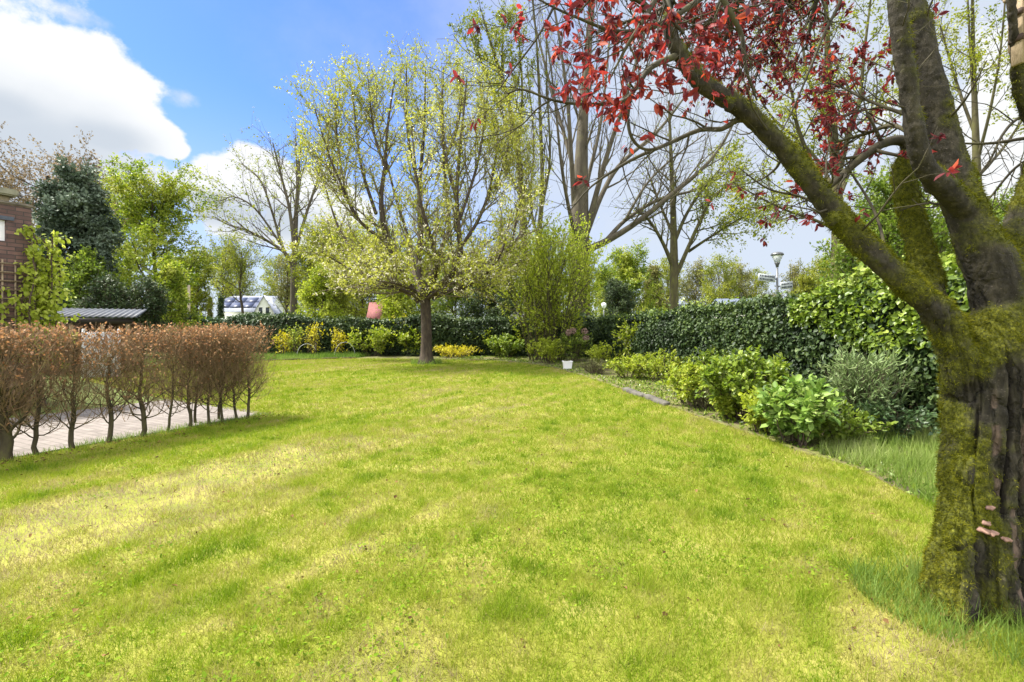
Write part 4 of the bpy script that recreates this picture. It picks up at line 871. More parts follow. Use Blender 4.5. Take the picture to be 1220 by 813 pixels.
# ---- leaning tree at the left of the cherry
Yg = 40.0
skeleton_tree('leaning_tree', 'nearly bare tree with long limbs reaching left, left of the cherry',
    [[(350, 400, Yg, 11), (350, 372, Yg, 9), (350, 340, Yg, 8), (351, 310, Yg, 7.5), (352, 270, Yg, 6), (355, 220, Yg, 4), (358, 170, Yg, 2)],
     [(351, 320, Yg, 5.5), (340, 302, Yg - .5, 4.5), (320, 288, Yg - 1, 3.5), (295, 275, Yg - 1.5, 2.5), (272, 268, Yg - 1.8, 1.8), (254, 258, Yg - 2, 1)],
     [(350, 325, Yg, 5), (335, 290, Yg + .6, 4), (325, 255, Yg + 1, 3), (310, 215, Yg + 1.4, 2), (288, 195, Yg + 1.6, 1)],
     [(351, 300, Yg, 5), (345, 250, Yg - .5, 4), (335, 210, Yg - .8, 3), (325, 170, Yg - 1, 1.4)],
     [(352, 285, Yg, 4.5), (354, 220, Yg + .4, 3), (352, 165, Yg + .6, 1.5)],
     [(352, 300, Yg, 4.5), (365, 255, Yg, 3.5), (378, 215, Yg, 2.5), (385, 180, Yg, 1.3)],
     [(335, 292, Yg, 3), (305, 250, Yg - 1, 2.4), (280, 235, Yg - 1.4, 1.6), (262, 240, Yg - 1.8, 1)]],
    [dict(n=13, t0=.2, t1=1, ln=lambda t: 4.0 - 2 * t, ang=.6, up=.04, wob=.12, K=7, rf=.5, rmin=.014),
     dict(n=7, t0=.15, t1=1, ln=1.4, ang=.7, up=-.02, wob=.16, K=4, rf=.6, rmin=.009, S=3)],
    [dict(per=7, size=.16, mat=LM['spring'], t0=.1, jit=.12)], M['bark_grey'], seed=15)

# ------------------------------------------------------------------ generic background trees
def bg_tree(name, label, px, ytop, Y, wpx, leafm, nleaf=9000, size=.16, kind='round', bark=None, seed=1, group=None, low=.25, cat='tree', sparse=1.0, base_z=0.0):
    rng = np.random.default_rng(seed)
    H = CAMZ + (HY - ytop) / F * Y; Wd = wpx * Y / F / 2; loc = np.array([(px - CX) / F * Y, Y, base_z])
    root = empty(name, loc); tag(root, label, cat, group)
    tr = NM(); lf = NM()
    z = np.linspace(-.05, H * .97, 14); wv = np.cumsum(rng.normal(0, .012 * H, (14, 2)), 0) * (0.5 if kind != 'cone' else .1); wv -= wv[0]
    P = np.stack([wv[:, 0], wv[:, 1], z], 1); r = np.linspace(max(.018 * H, .05), .006 * H, 14); r[0] *= 1.4
    tr.tubes(P, r, 7)
    P, r = P[None], r[None]
    if kind == 'cone':
        k1, r1 = kids(rng, P, r, int(70 * sparse), low * .4, 1, lambda t: Wd * (1.08 - t), 1.5, -.02, .05, 6, .3, .02, .08)
        k2, r2 = kids(rng, k1, r1, 8, .1, 1, lambda t: Wd * .3 * (1.1 - .6 * t), .8, -.03, .08, 4, .5, .012)
    elif kind == 'round':
        k0, r0 = kids(rng, P, r, int(16 * sparse), low, .98, lambda t: Wd * (1.55 - .85 * t), lambda t: 1.25 - .55 * t, .06, .10, 8, .5, .03)
        tr.tubes(k0, r0, 5)
        k1, r1 = kids(rng, k0, r0, 11, .2, 1, Wd * .5, .9, .03, .12, 6, .5, .016)
        k2, r2 = kids(rng, k1, r1, 7, .15, 1, Wd * .26, .8, .02, .14, 4, .5, .01)
    else:                                                         # upright, airy
        k0, r0 = kids(rng, P, r, int(14 * sparse), low, .98, lambda t: Wd * (1.7 - 1.0 * t), .85, .10, .10, 8, .5, .025)
        tr.tubes(k0, r0, 5)
        k1, r1 = kids(rng, k0, r0, 10, .15, 1, Wd * .6, .7, .07, .12, 6, .5, .012)
        k2, r2 = kids(rng, k1, r1, 7, .15, 1, Wd * .3, .7, .02, .14, 4, .5, .008)
    tr.tubes(k1, r1, 4); tr.tubes(k2, r2, 3)
    tr.build('trunk', bark or M['bark_grey'], root, True)
    pos, T = leaf_at(rng, k2, nleaf * 2.2 / len(k2), 0, size * .5); Nn = len(pos); pos[:, 2] = np.maximum(pos[:, 2], .05)
    tn = np.clip(.5 + (fbm(pos / max(Wd, .5) * 2.2, 2, seed) - .5) * 1.6 + rng.normal(0, .2, Nn), 0, 1)
    Ln = size * rng.uniform(.6, 1.3, Nn)
    lf.leaves(pos, T * .6 + rng.normal(0, .6, (Nn, 3)) + np.array([0, 0, -.15]), rdir(rng, Nn) + np.array([0, 0, .35]), Ln, Ln * .62, tn, 4)
    lf.build('crown', leafm, root)
    return root
def at_copy(src, label, px, Y, s, rz, group=None):
    c_ = copy_tree(src); c_.location = ((px - CX) / F * Y, Y, src.location.z); c_.scale = (s, s, s * 1.0); c_.rotation_euler = (0, 0, rz); tag(c_, label)
    if group: c_['group'] = group
    return c_
# left side
bg_tree('pine_tree', 'large blue-green pine behind the brick wall and carport roof', 92, 230, 24, 80, LM['blue'], 20000, .17, 'round', M['bark_dark'], 21, low=.12, sparse=1.5)
bg_tree('budding_tree', 'tree with reddish brown buds rising behind the brick wall', 55, 205, 30, 130, LM['bud'], 5000, .15, 'airy', M['bark_dark'], 22)
bg_tree('maple_tree', 'bright yellow-green maple right of the blue pine', 185, 237, 34, 118, LM['lime'], 14000, .16, 'round', M['bark_dark'], 23, low=.18)
bg_tree('maple_tree', 'yellow-green maple partly behind the blue pine', 135, 232, 42, 90, LM['lime_bright'], 9000, .17, 'round', M['bark_dark'], 24)
bg_tree('yew_tree', 'low dark yew under the maple, beside the carport roof end', 172, 348, 22, 50, LM['dark'], 5000, .10, 'round', M['bark_dark'], 25, low=.05)
bg_tree('yew_tree', 'dark green yew just above the carport roof', 125, 346, 21, 52, LM['dark'], 5000, .10, 'round', M['bark_dark'], 26, low=.05)
bg_tree('laurel_bush', 'olive green bush between the dark yews over the carport roof', 110, 318, 23, 60, LM['spring_green'], 5000, .12, 'round', M['bark_dark'], 125, low=.05, cat='bush')
bg_tree('hazel_bush', 'lime green bush at the wooden pole, right of the yew', 205, 322, 26, 52, LM['lime'], 6000, .12, 'round', M['bark_dark'], 27, low=.03, cat='bush')
bg_tree('hazel_bush', 'tall lime bush right of the wooden pole', 234, 312, 40, 40, LM['spring'], 4000, .15, 'airy', M['bark_dark'], 28, low=.05, cat='bush')
bi = bg_tree('birch_tree', 'thin birch standing before the white gabled house roof', 289, 298, 60, 52, LM['spring'], 1900, .19, 'airy', M['bark_dark'], 29, low=.42)
bj = bg_tree('birch_tree', 'thin birch just right of the white gable', 341, 312, 62, 40, LM['olive'], 1500, .19, 'airy', M['bark_dark'], 30)
at_copy(bi, 'thin birch left of the white gabled house', 262, 78, 1.25, 2.0)
bg_tree('thuja', 'narrow dark columnar conifer in front of the grey house roof', 263, 351, 70, 9, LM['dark'], 1800, .22, 'cone', M['bark_dark'], 31, low=.02)
bg_tree('thuja', 'narrow olive conifer beside the far street lamp', 250, 354, 72, 9, LM['olive'], 1500, .22, 'cone', M['bark_dark'], 32, low=.02)
lm = bg_tree('alder_tree', 'two-stemmed leafy tree right of the leaning tree', 392, 292, 38, 90, LM['spring'], 8000, .15, 'round', M['bark_dark'], 33)
gm = bg_tree('woodland_tree', 'green tree filling the gap left of the cherry trunk', 430, 300, 62, 110, LM['spring'], 11000, .24, 'round', M['bark_dark'], 34, low=.06, sparse=1.3)
at_copy(gm, 'green tree behind the two-stemmed leafy tree', 400, 66, .9, 1.1)
at_copy(gm, 'green tree far behind the cherry trunk', 480, 70, 1.0, 3.0)
at_copy(gm, 'green tree far behind, right of the cherry trunk', 540, 66, .85, 4.2)
for i, (px, yt, w, mt, lab) in enumerate([(385, 337, 56, 'lime_bright', 'lime bush behind the rear hedge, right of the leaning tree'), (398, 330, 54, 'spring', 'yellow-green bush behind the rear hedge, left of the red roof'), (474, 342, 56, 'lime_bright', 'lime bush behind the rear hedge close left of the cherry trunk'), (545, 338, 60, 'spring_green', 'green bush behind the rear hedge close right of the cherry trunk')]):
    bg_tree('hazel_bush', lab, px, yt, 30 + 2 * i, w, LM[mt], 4500, .14, 'round', M['bark_dark'], 300 + i, low=.03, cat='bush')
bg_tree('pine_tree', 'dark pine behind the cherry, left of the small grey shed', 588, 322, 34, 66, LM['dark'], 9000, .15, 'round', M['bark_dark'], 35, low=.1)
bg_tree('woodland_tree', 'lime green tree behind the grey shed', 632, 300, 48, 80, LM['lime'], 8000, .19, 'round', M['bark_dark'], 36, low=.06)
wi = bg_tree('willow_tree', 'full yellow-green tree over the ivy hedge, right of the tall shrub', 752, 311, 48, 56, LM['lime'], 12000, .17, 'round', M['bark_dark'], 37, low=.08, sparse=1.5)
at_copy(wi, 'green tree behind the small white lamp', 722, 56, .92, 2.2)
bg_tree('pine_tree', 'dark evergreen beneath the yellow-green tree by the white lamp', 738, 346, 44, 44, LM['dark'], 6000, .15, 'round', M['bark_dark'], 38, low=.05)
bg_tree('spruce_tree', 'brownish spruce with pointed top left of the slender mossy tree', 778, 318, 66, 52, LM['olive'], 9000, .22, 'cone', M['bark_dark'], 39, low=.05)
tl = bg_tree('woodland_tree', 'thin far tree right of the slender mossy tree', 830, 330, 90, 46, LM['olive'], 3500, .26, 'airy', M['bark_grey'], 40, low=.1)
tl2 = bg_tree('woodland_tree', 'far leafy tree over the grey roof', 858, 322, 84, 50, LM['spring'], 4200, .25, 'airy', M['bark_grey'], 41, low=.1)
at_copy(tl2, 'faint far tree left of the wooden pole', 214, 100, 1.25, .6)
at_copy(tl2, 'faint far tree above the slate roof', 276, 104, 1.2, 2.2)
at_copy(tl2, 'faint far tree just right of the white gable', 334, 98, 1.15, 3.9)
at_copy(tl2, 'faint far tree behind the brownish spruce', 796, 96, 1.1, 5.0)
at_copy(tl2, 'faint far tree right of the small dense tree', 985, 84, 1.0, 1.0)
at_copy(tl, 'far tree above the left end of the grey roof', 880, 88, .95, 1.7)
at_copy(tl2, 'far tree directly left of the direction signs', 900, 92, .9, 2.6)
at_copy(tl, 'far tree directly right of the direction signs', 948, 86, .92, 4.0)
bg_tree('woodland_tree', 'small dense tree between the street lamp and the tall trunk', 960, 335, 60, 34, LM['spring'], 4000, .18, 'round', M['bark_dark'], 42, low=.1)
rb = bg_tree('garden_tree', 'light green tree behind the climber, between the mossy limbs', 1075, 255, 13, 130, LM['spring_green'], 11000, .085, 'airy', M['bark_moss'], 43, low=.12, sparse=1.2)
at_copy(rb, 'light green tree behind the fork of the massive trunk', 1150, 15.5, 1.0, 2.1)
at_copy(rb, 'light green tree at the right border behind the trunk', 1225, 16.5, 1.05, 3.4)
# wider woods so that a side step still ends in trees
for i, (px, Y, s) in enumerate([(-260, 46, 1.3), (-120, 60, 1.2), (20, 70, 1.2), (1010, 80, 1.0), (1080, 70, 1.0), (1300, 60, 1.2), (1450, 50, 1.3)]):
    at_copy(gm, ['green tree off to the far left of the brick house', 'green tree behind the brick house', 'green tree behind the carport', 'green tree far behind the tall maple', 'green tree far behind the mossy fork',
                 'green tree off beyond the right border', 'green tree off to the far right'][i], px, Y, s, i * 1.3)

# ------------------------------------------------------------------ ivy hedges
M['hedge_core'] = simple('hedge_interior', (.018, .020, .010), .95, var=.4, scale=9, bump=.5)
def ivy_hedge(name, label, path, hfun, thick, dens, size, mat, seed, front=1.0, core_in=.14):
    rng = np.random.default_rng(seed); p = np.array(path, float)
    seg = np.linalg.norm(np.diff(p, axis=0), axis=1); Ls = np.concatenate([[0], np.cumsum(seg)]); L = Ls[-1]
    def pt(s): return np.stack([np.interp(s, Ls, p[:, 0]), np.interp(s, Ls, p[:, 1])], 1)
    def nr(s):
        d = pt(np.minimum(s + .05, L)) - pt(np.maximum(s - .05, 0)); d = d / np.linalg.norm(d, axis=1, keepdims=True); return np.stack([-d[:, 1], d[:, 0]], 1)
    loc = np.array([p[0, 0], p[0, 1], 0]); root = empty(name, loc); tag(root, label, 'hedge')
    lf = NM()
    for face in ('front', 'top', 'back', 'front2'):
        A = L * (1.9 if face != 'top' else thick); Nn = int(A * dens * {'front': front, 'top': 1.1, 'back': .25, 'front2': .45}[face])
        s = rng.uniform(0, L, Nn); u = rng.random(Nn); h = hfun(s); n2 = nr(s); c0 = pt(s)
        bulge = (fbm(np.stack([s * 1.1, u * 2.2, s * 0], 1), 4, seed, .65) - .5)
        if face == 'top':
            off = (u - .5) * thick; z = h + bulge * .36 + np.abs(rng.normal(0, .08, Nn)) - .03; N3 = np.stack([n2[:, 0] * (u - .5), n2[:, 1] * (u - .5), np.ones(Nn)], 1)
            keep = np.ones(Nn, bool)
        else:
            sg = -1.0 if face == 'back' else 1.0
            z = u * h; off = sg * (thick / 2 + bulge * .46 - (.10 if face == 'front2' else 0) + rng.normal(0, .045, Nn)) - sg * .15 * np.clip((z / h - .8) * 5, 0, 1)
            N3 = np.stack([n2[:, 0] * sg, n2[:, 1] * sg, np.full(Nn, .35)], 1)
            keep = np.ones(Nn, bool)
        pos = np.stack([c0[:, 0] + n2[:, 0] * off, c0[:, 1] + n2[:, 1] * off, np.maximum(z, .02)], 1)[keep]; N3 = N3[keep]; Nn = len(pos)
        D = np.stack([rng.normal(0, .6, Nn), rng.normal(0, .6, Nn), rng.normal(-.75, .4, Nn)], 1) + N3 * .25
        Ln = size * rng.uniform(.6, 1.3, Nn)
        tn = np.clip(.34 + 1.3 * bulge[keep] + rng.normal(0, .22, Nn) + (.18 if face == 'top' else -.02), 0, 1)
        lf.leaves(pos, D, nz(N3) + rng.normal(0, .58, (Nn, 3)), Ln, Ln * .85, tn, 6, .12)
    lf.build('foliage', mat, root, local=loc)
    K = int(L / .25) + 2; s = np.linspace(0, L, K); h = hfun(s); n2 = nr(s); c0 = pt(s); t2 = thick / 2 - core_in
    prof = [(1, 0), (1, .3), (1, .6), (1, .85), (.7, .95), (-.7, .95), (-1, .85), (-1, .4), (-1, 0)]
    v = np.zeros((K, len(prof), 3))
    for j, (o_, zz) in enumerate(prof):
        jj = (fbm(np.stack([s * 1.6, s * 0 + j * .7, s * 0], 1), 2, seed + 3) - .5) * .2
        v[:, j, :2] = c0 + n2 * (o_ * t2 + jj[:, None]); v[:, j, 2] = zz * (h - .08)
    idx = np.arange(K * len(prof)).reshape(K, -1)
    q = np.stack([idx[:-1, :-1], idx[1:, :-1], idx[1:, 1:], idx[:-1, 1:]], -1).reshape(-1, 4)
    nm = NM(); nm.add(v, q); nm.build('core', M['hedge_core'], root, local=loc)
    return root
HX = [(4.15, 23.2), (4.45, 18), (4.75, 14), (5.3, 10.5), (5.65, 8), (5.95, 6.0), (6.25, 4.0), (6.6, 1.5)]
# front side must face the lawn (-x)
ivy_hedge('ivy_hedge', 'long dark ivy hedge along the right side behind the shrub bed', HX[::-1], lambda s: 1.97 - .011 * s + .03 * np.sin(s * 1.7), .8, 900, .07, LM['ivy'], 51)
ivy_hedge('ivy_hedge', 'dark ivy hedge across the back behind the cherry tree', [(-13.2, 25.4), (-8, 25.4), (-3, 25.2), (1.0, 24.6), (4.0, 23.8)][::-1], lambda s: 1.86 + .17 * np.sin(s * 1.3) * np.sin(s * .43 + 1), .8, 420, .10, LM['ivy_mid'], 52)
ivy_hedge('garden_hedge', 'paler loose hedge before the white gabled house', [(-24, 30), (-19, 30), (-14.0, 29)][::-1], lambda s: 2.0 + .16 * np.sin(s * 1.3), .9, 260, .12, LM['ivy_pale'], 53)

# climbing hydrangea lying over the near part of the hedge
def climber(name, label, path, wtop, drop, dens, size, mat, seed, cat='climbing plant'):
    rng = np.random.default_rng(seed); p = np.array(path, float); L = np.linalg.norm(np.diff(p, axis=0), axis=1).sum()
    Nn = int(dens * L); t = rng.random(Nn); c0 = np.stack([np.interp(t, np.linspace(0, 1, len(p)), p[:, k]) for k in range(3)], 1)
    a = rng.random(Nn); lump = fbm(np.stack([t * L * 1.2, a * 2, t * 0], 1), 3, seed)
    env = np.clip(1.25 - np.abs(t - .55) * 1.6, .2, 1)
    z = np.where(a < .5, 0, -(a - .5) * 2 * drop * env * (.4 + 1.2 * lump)); x = np.where(a < .5, (a * 4 - 1) * wtop, -wtop - .05 - .2 * lump)
    pos = c0 + np.stack([x, rng.normal(0, .05, Nn), z + (lump - .5) * .55 + rng.normal(0, .05, Nn) + .05], 1)
    N3 = np.where((a < .5)[:, None], np.array([[-.25, -.2, 1.]]), np.array([[-1, -.3, .5]]))
    root = empty(name, (p[0, 0], p[0, 1], 0)); tag(root, label, cat)
    lf = NM(); Ln = size * rng.uniform(.4, 1.3, Nn); D = rng.normal(0, .6, (Nn, 3)) + N3 * .2 + np.array([-.2, 0, -.45])
    gap = fbm(pos * np.array([2.6, 2.6, 3.4]), 3, seed + 9) + .18 * (a < .5) + .10 * rng.normal(size=Nn) > .45
    pos, D, N3, Ln, lump, a = pos[gap], D[gap], N3[gap], Ln[gap], lump[gap], a[gap]; Nn = len(pos)
    lf.leaves(pos, D, N3 + rng.normal(0, .6, (Nn, 3)), Ln, Ln * .8, np.clip(-.05 + .95 * lump + rng.normal(0, .24, Nn) + .12 * (a < .5), 0, 1), 6, .13)
    lf.build('foliage', mat, root, local=(p[0, 0], p[0, 1], 0))
    nm = NM()
    for k in range(14):
        i = rng.integers(0, Nn); b0 = np.array([p[len(p) // 2][0] - wtop - .1, p[len(p) // 2][1], 0.0]); q = np.stack([np.linspace(b0[j], c0[i][j] + (-.1 if j == 0 else 0), 8) for j in range(3)], 1) + rng.normal(0, .03, (8, 3)); nm.tubes(q, np.linspace(.012, .005, 8), 5)
    nm.build('stem', M['twig'], root, local=(p[0, 0], p[0, 1], 0))
    return root
climber('climbing_hydrangea', 'bright green broad-leaved climber spilling over the near ivy hedge top', [(5.62, 9.0, 1.92), (5.72, 8.1, 2.02), (5.85, 7.0, 2.14), (6.05, 5.8, 2.2), (6.3, 4.4, 2.2)], .42, 1.05, 2300, .082, LM['hydrangea'], 61)
climber('bindweed_climber', 'lime shoots growing along the top of the far ivy hedge', [(4.2, 22, 1.85), (4.6, 16, 1.9), (5.2, 11, 1.95)], .36, .12, 45, .07, LM['hydrangea'], 62)

# ------------------------------------------------------------------ shrubs
def shrub(name, label, base, H, Wd, mat, nst=14, nleaf=900, size=.09, asp=.6, kind=6, seed=1, cat='shrub', up=.12, spread=.8, tips=True, n1=6, part='foliage', stem=None, rst=.008, extra=None, group=None, droop=-.15, t0=.3):
    rng = np.random.default_rng(seed); base = np.array([base[0], base[1], 0.0])
    root = empty(name, base); tag(root, label, cat, group)
    az = rng.uniform(0, 6.28, nst); ra = np.sqrt(rng.random(nst)); K = 8
    P = np.zeros((nst, K, 3)); b0 = np.stack([np.cos(az) * ra * Wd * .16, np.sin(az) * ra * Wd * .16, np.zeros(nst)], 1)
    tipp = np.stack([np.cos(az) * ra * Wd * .46, np.sin(az) * ra * Wd * .46, H * (1 - .45 * ra ** 2 * spread) * rng.uniform(.75, .98, nst)], 1)
    for k in range(K):
        t = k / (K - 1); P[:, k] = b0 + (tipp - b0) * t + np.array([0, 0, 1]) * (H * .12 * math.sin(t * math.pi)) + rng.normal(0, .012 * H, (nst, 3)) * (k > 0)
    r = np.full((nst, K), rst) * np.linspace(1.2, .45, K)
    st = NM(); st.tubes(P, r, 5)
    k1, r1 = kids(rng, P, r, n1, .08, 1, H * .26, .75, up, .12, 5, .6, rst * .35); st.tubes(k1, r1, 4)
    k2, r2 = kids(rng, k1, r1, 3, .2, 1, H * .12, .8, up, .12, 4, .6, rst * .25); st.tubes(k2, r2, 3)
    st.build('stems', stem or M['twig'], root, True)
    pos, T = leaf_at(rng, k2, nleaf * .62 / len(k2), t0, size * .2); p2, T2 = leaf_at(rng, k1, nleaf * .38 / len(k1), t0, size * .2)
    pos = np.concatenate([pos, p2]); T = np.concatenate([T, T2]); Nn = len(pos); pos[:, 2] = np.maximum(pos[:, 2], .03)
    outw = nz(pos - np.array([0, 0, H * .35]))
    D = T * .4 + outw * .5 + rng.normal(0, .5, (Nn, 3)) + np.array([0, 0, droop]); Ln = size * rng.uniform(.55, 1.25, Nn)
    tn = np.clip(.28 + .42 * pos[:, 2] / H * 0 + .5 * fbm(pos * 5 / max(H, .5), 2, seed) + rng.normal(0, .2, Nn), 0, 1)
    lf = NM(); lf.leaves(pos, D, outw * .5 + rng.normal(0, .35, (Nn, 3)) + np.array([0, 0, .7]), Ln, Ln * asp, tn, kind, .14)
    lf.build(part, mat, root)
    if extra:
        nm = NM(); ep, eT = leaf_at(rng, k1, extra['n'] / len(k1), .8, extra.get('jit', .02)); Nn = len(ep)
        nm.leaves(ep + np.array([0, 0, .01]), rdir(rng, Nn), rdir(rng, Nn), extra['size'], extra['size'], rng.random(Nn), 4); nm.build(extra['part'], extra['mat'], root)
    return root
def S_(px, py): return G(px, py)[:2]
p = S_(1032, 518); shrub('buddleja_shrub', 'feathery silver-green shrub with narrow leaves beside the hedge', p, 1.15, .95, LM['silver'], 24, 4300, .11, .17, 4, 71, n1=9, rst=.009, up=.1, droop=.05, t0=.0)
p = S_(1075, 500); shrub('bramble_shrub', 'dark green leafy shrub at the hedge foot by the mossy trunk', (p[0] + .35, p[1] + .1), 1.25, 1.3, LM['ivy_pale'], 18, 1700, .10, .7, 6, 72)
p = S_(948, 530); shrub('hydrangea_shrub', 'hydrangea with the broadest bright leaves, next to the silver-green shrub', p, .74, 1.0, LM['hydrangea_front'], 24, 2300, .10, .66, 6, 73, rst=.007)
p = S_(888, 500); shrub('hydrangea_shrub', 'tallest bright green hydrangea, right of the brown dry tuft', p, 1.0, 1.3, LM['hydrangea'], 34, 4800, .080, .64, 6, 74, rst=.007)
p = S_(822, 485); shrub('hydrangea_shrub', 'small round lime hydrangea left of the brown dry tuft', p, .72, .9, LM['lime'], 24, 2600, .068, .64, 6, 75, rst=.006)
p = S_(847, 468); shrub('hydrangea_shrub', 'pale green shrub behind the small lime hydrangea', (p[0] + .3, p[1] + .3), .95, 1.4, LM['hydrangea'], 24, 3000, .075, .62, 6, 76)
p = S_(850, 450); shrub('viburnum_shrub', 'tall pale shrub with cream flower heads against the ivy hedge', (p[0] + .0, p[1] - 2.4), 1.5, .9, LM['lime'], 12, 800, .09, .6, 6, 77, extra=dict(n=90, size=.06, mat=LM['blossom'], part='blossom', jit=.03))
p = S_(841, 489); shrub('dry_tuft', 'dry brown tuft of old stems between two hydrangeas', p, .36, .42, LM['heather'], 40, 900, .09, .12, 4, 78, up=.2, droop=.3, t0=0)
p = S_(775, 456); shrub('spiraea_shrub', 'low mounded lime shrub nearest the bare edging stones', (p[0] + .4, p[1] + .2), .75, 1.6, LM['lime'], 26, 2800, .075, .5, 4, 79)
p = S_(795, 450); shrub('hydrangea_shrub', 'green leafy hydrangea behind the mounded lime shrub', (p[0] + .4, p[1] + .3), .85, 1.3, LM['hydrangea'], 20, 1500, .10, .62, 6, 80)
p = S_(800, 470); shrub('spiraea_shrub', 'low lime shrub at the bed edge between the mounded shrub and the small lime hydrangea', (p[0] + .35, p[1] + .1), .55, 1.1, LM['lime'], 22, 1700, .07, .55, 4, 180)
p = S_(735, 452); shrub('spiraea_shrub', 'low lime shrub at the lawn edge right of the heather', (p[0] + .4, p[1] + .2), .6, 1.4, LM['lime'], 22, 1700, .075, .55, 4, 181)
p = S_(820, 455); shrub('hydrangea_shrub', 'leafy green shrub in the middle row before the ivy hedge', (p[0] + .5, p[1] + .4), .95, 1.5, LM['hydrangea'], 20, 1800, .095, .6, 4, 182)
p = S_(752, 440); shrub('viburnum_shrub', 'upright pale lime shrub with white flowers before the ivy hedge', (p[0] + .2, p[1] - .4), 1.65, 1.5, LM['lime'], 16, 1900, .10, .55, 6, 81, extra=dict(n=60, size=.08, mat=LM['blossom'], part='blossom', jit=.04), n1=7)
p = S_(710, 446); shrub('heather_shrub', 'low brownish heather right of the white planter', p, .42, 1.25, LM['heather'], 40, 2200, .06, .3, 4, 82, up=.2, droop=.2, t0=0)
p = S_(716, 440); shrub('euonymus_shrub', 'lime green bush behind the heather, right of the white planter', (p[0] + .2, p[1] + .4), .8, 1.3, LM['lime_bright'], 18, 1500, .085, .6, 4, 83)
p = S_(655, 433); shrub('laurel_shrub', 'fresh green bush left of the white planter', p, .95, 1.9, LM['lime_bright'], 20, 1700, .11, .55, 4, 84)
p = S_(690, 434); sh = shrub('hydrangea_shrub', 'hydrangea with dried pinkish flower heads behind the white planter', (p[0] - .1, p[1] + 1.0), 1.25, 1.5, LM['hydrangea'], 18, 1300, .11, .6, 4, 85)
rr = np.random.default_rng(3); dfm = leafmat('dried_flower', [(.22, .14, .10), (.38, .27, .22)], .2, .8)
for (dx, zz) in ((.42, 1.28), (.48, 1.0), (-.25, 1.22), (-.05, 1.3)):
    nm = NM(); q = rdir(rr, 160) * .11 + np.array([dx, -.3, zz]); nm.leaves(q, rdir(rr, 160), rdir(rr, 160), .05, .05, rr.random(160), 4)
    nm.build('dried_flower_head', dfm, sh)
for (px, py, H, w, mt, lab, sd_) in [(1000, 531, .42, 1.0, 'spring_green', 'low loose weed patch before the silver-green shrub', 190), (905, 516, .5, .8, 'lime_bright', 'low bright shrub filling the gap between the two largest hydrangeas', 191), (868, 500, .4, .7, 'lime', 'low shrub at the lawn edge before the tallest hydrangea', 192), (1062, 528, .5, 1.0, 'ivy_pale', 'low dark green shrub at the hedge foot left of the mossy trunk', 193), (765, 452, .7, 1.1, 'lime_bright', 'bright shrub behind the bare edging stones', 194)]:
    p = S_(px, py); shrub('border_shrub', lab, (p[0] + .05, p[1] + .1), H, w, LM[mt], 22, 1500, .07, .55, 4, sd_, n1=7, rst=.005)
# tall multi-stemmed lime shrub
p = S_(652, 430.5); shrub('tall_lime_shrub', 'tall airy lime green shrub with many upright stems before the leafless trunk', (p[0], p[1] + .4), 5.6, 5.2, LM['lime_bright'], 46, 15000, .135, .5, 4, 86, up=.22, spread=.55, n1=9, rst=.022, stem=M['bark_moss'])
for (px, py, dd, H, w, mt, nm_, lab, sd_, lz) in [
    (602, 426.5, .4, 1.0, 1.9, 'hydrangea', 'laurel_shrub', 'low bright green shrub right of the yellow ground cover', 87, .10),
    (560, 424, .6, 1.5, 2.2, 'spring_green', 'viburnum_shrub', 'loose pale green shrub against the back hedge, right of the cherry trunk', 88, .10),
    (530, 423, 1.2, 1.75, 1.6, 'lime', 'viburnum_shrub', 'yellow-green shrub directly behind the cherry trunk', 89, .10),
    (488, 424.5, .3, 1.45, 1.5, 'lime', 'viburnum_shrub', 'lime bush just left of the cherry trunk', 90, .09),
    (444, 425, .3, 1.5, 2.3, 'lime', 'spiraea_shrub', 'wide feathery lime bush left of the cherry', 91, .09),
    (416, 423, 1.2, 1.6, 1.6, 'spring_green', 'viburnum_shrub', 'pale loose shrub behind the right white hoop', 92, .09),
    (470, 423, 1.4, 1.95, 1.5, 'yellow', 'forsythia_shrub', 'yellow flowering shrub topping the back hedge left of the cherry trunk', 93, .08)]:
    p = S_(px, py); shrub(nm_, lab, (p[0], p[1] + dd), H, w, LM[mt], 24, 2300, lz * 1.55, .55, 4, sd_, n1=7)
p = S_(541, 427); shrub('ground_cover_shrub', 'low golden yellow shrub right of the cherry trunk foot', (p[0], p[1] + .5), .55, 2.6, LM['yellow'], 40, 2000, .09, .5, 4, 94, spread=.3)
for (px, dd, H, w, mt, lab, sd_) in [(458, .9, 1.7, 1.8, 'lime_bright', 'bright lime shrub between the feathery bush and the cherry trunk', 400), (512, 1.6, 1.7, 1.4, 'spring_green', 'loose green shrub right behind the cherry trunk foot', 401), (580, .9, 1.6, 1.8, 'lime_bright', 'bright shrub between the golden ground cover and the tall lime shrub', 402), (622, .7, 1.3, 1.8, 'spring', 'yellow-green shrub at the left foot of the tall lime shrub', 403), (396, 1.4, 1.7, 1.3, 'lime', 'lime shrub climbing the rear hedge above the right white hoop', 404)]:
    p = S_(px, 425); shrub('garden_shrub', lab, (p[0], p[1] + dd), H, w, LM[mt], 24, 2300, .145, .55, 4, sd_, n1=7)
for i, (px, w, H, lab) in enumerate([(341, .9, 1.25, 'leftmost yellow forsythia, half behind the clipped hedge end'), (355, .7, 1.5, 'thin greenish yellow forsythia second from the left'), (375, 1.1, 1.5, 'fullest yellow forsythia above the left white hoop'), (402, .8, 1.35, 'narrow yellow forsythia above the right white hoop')]):
    p = S_(px, 425); shrub('forsythia_shrub', lab, (p[0], p[1] - .2), H, w, LM['yellow' if i != 1 else 'lime'], 13, 620, .10, .5, 4, 95 + i, t0=.4)

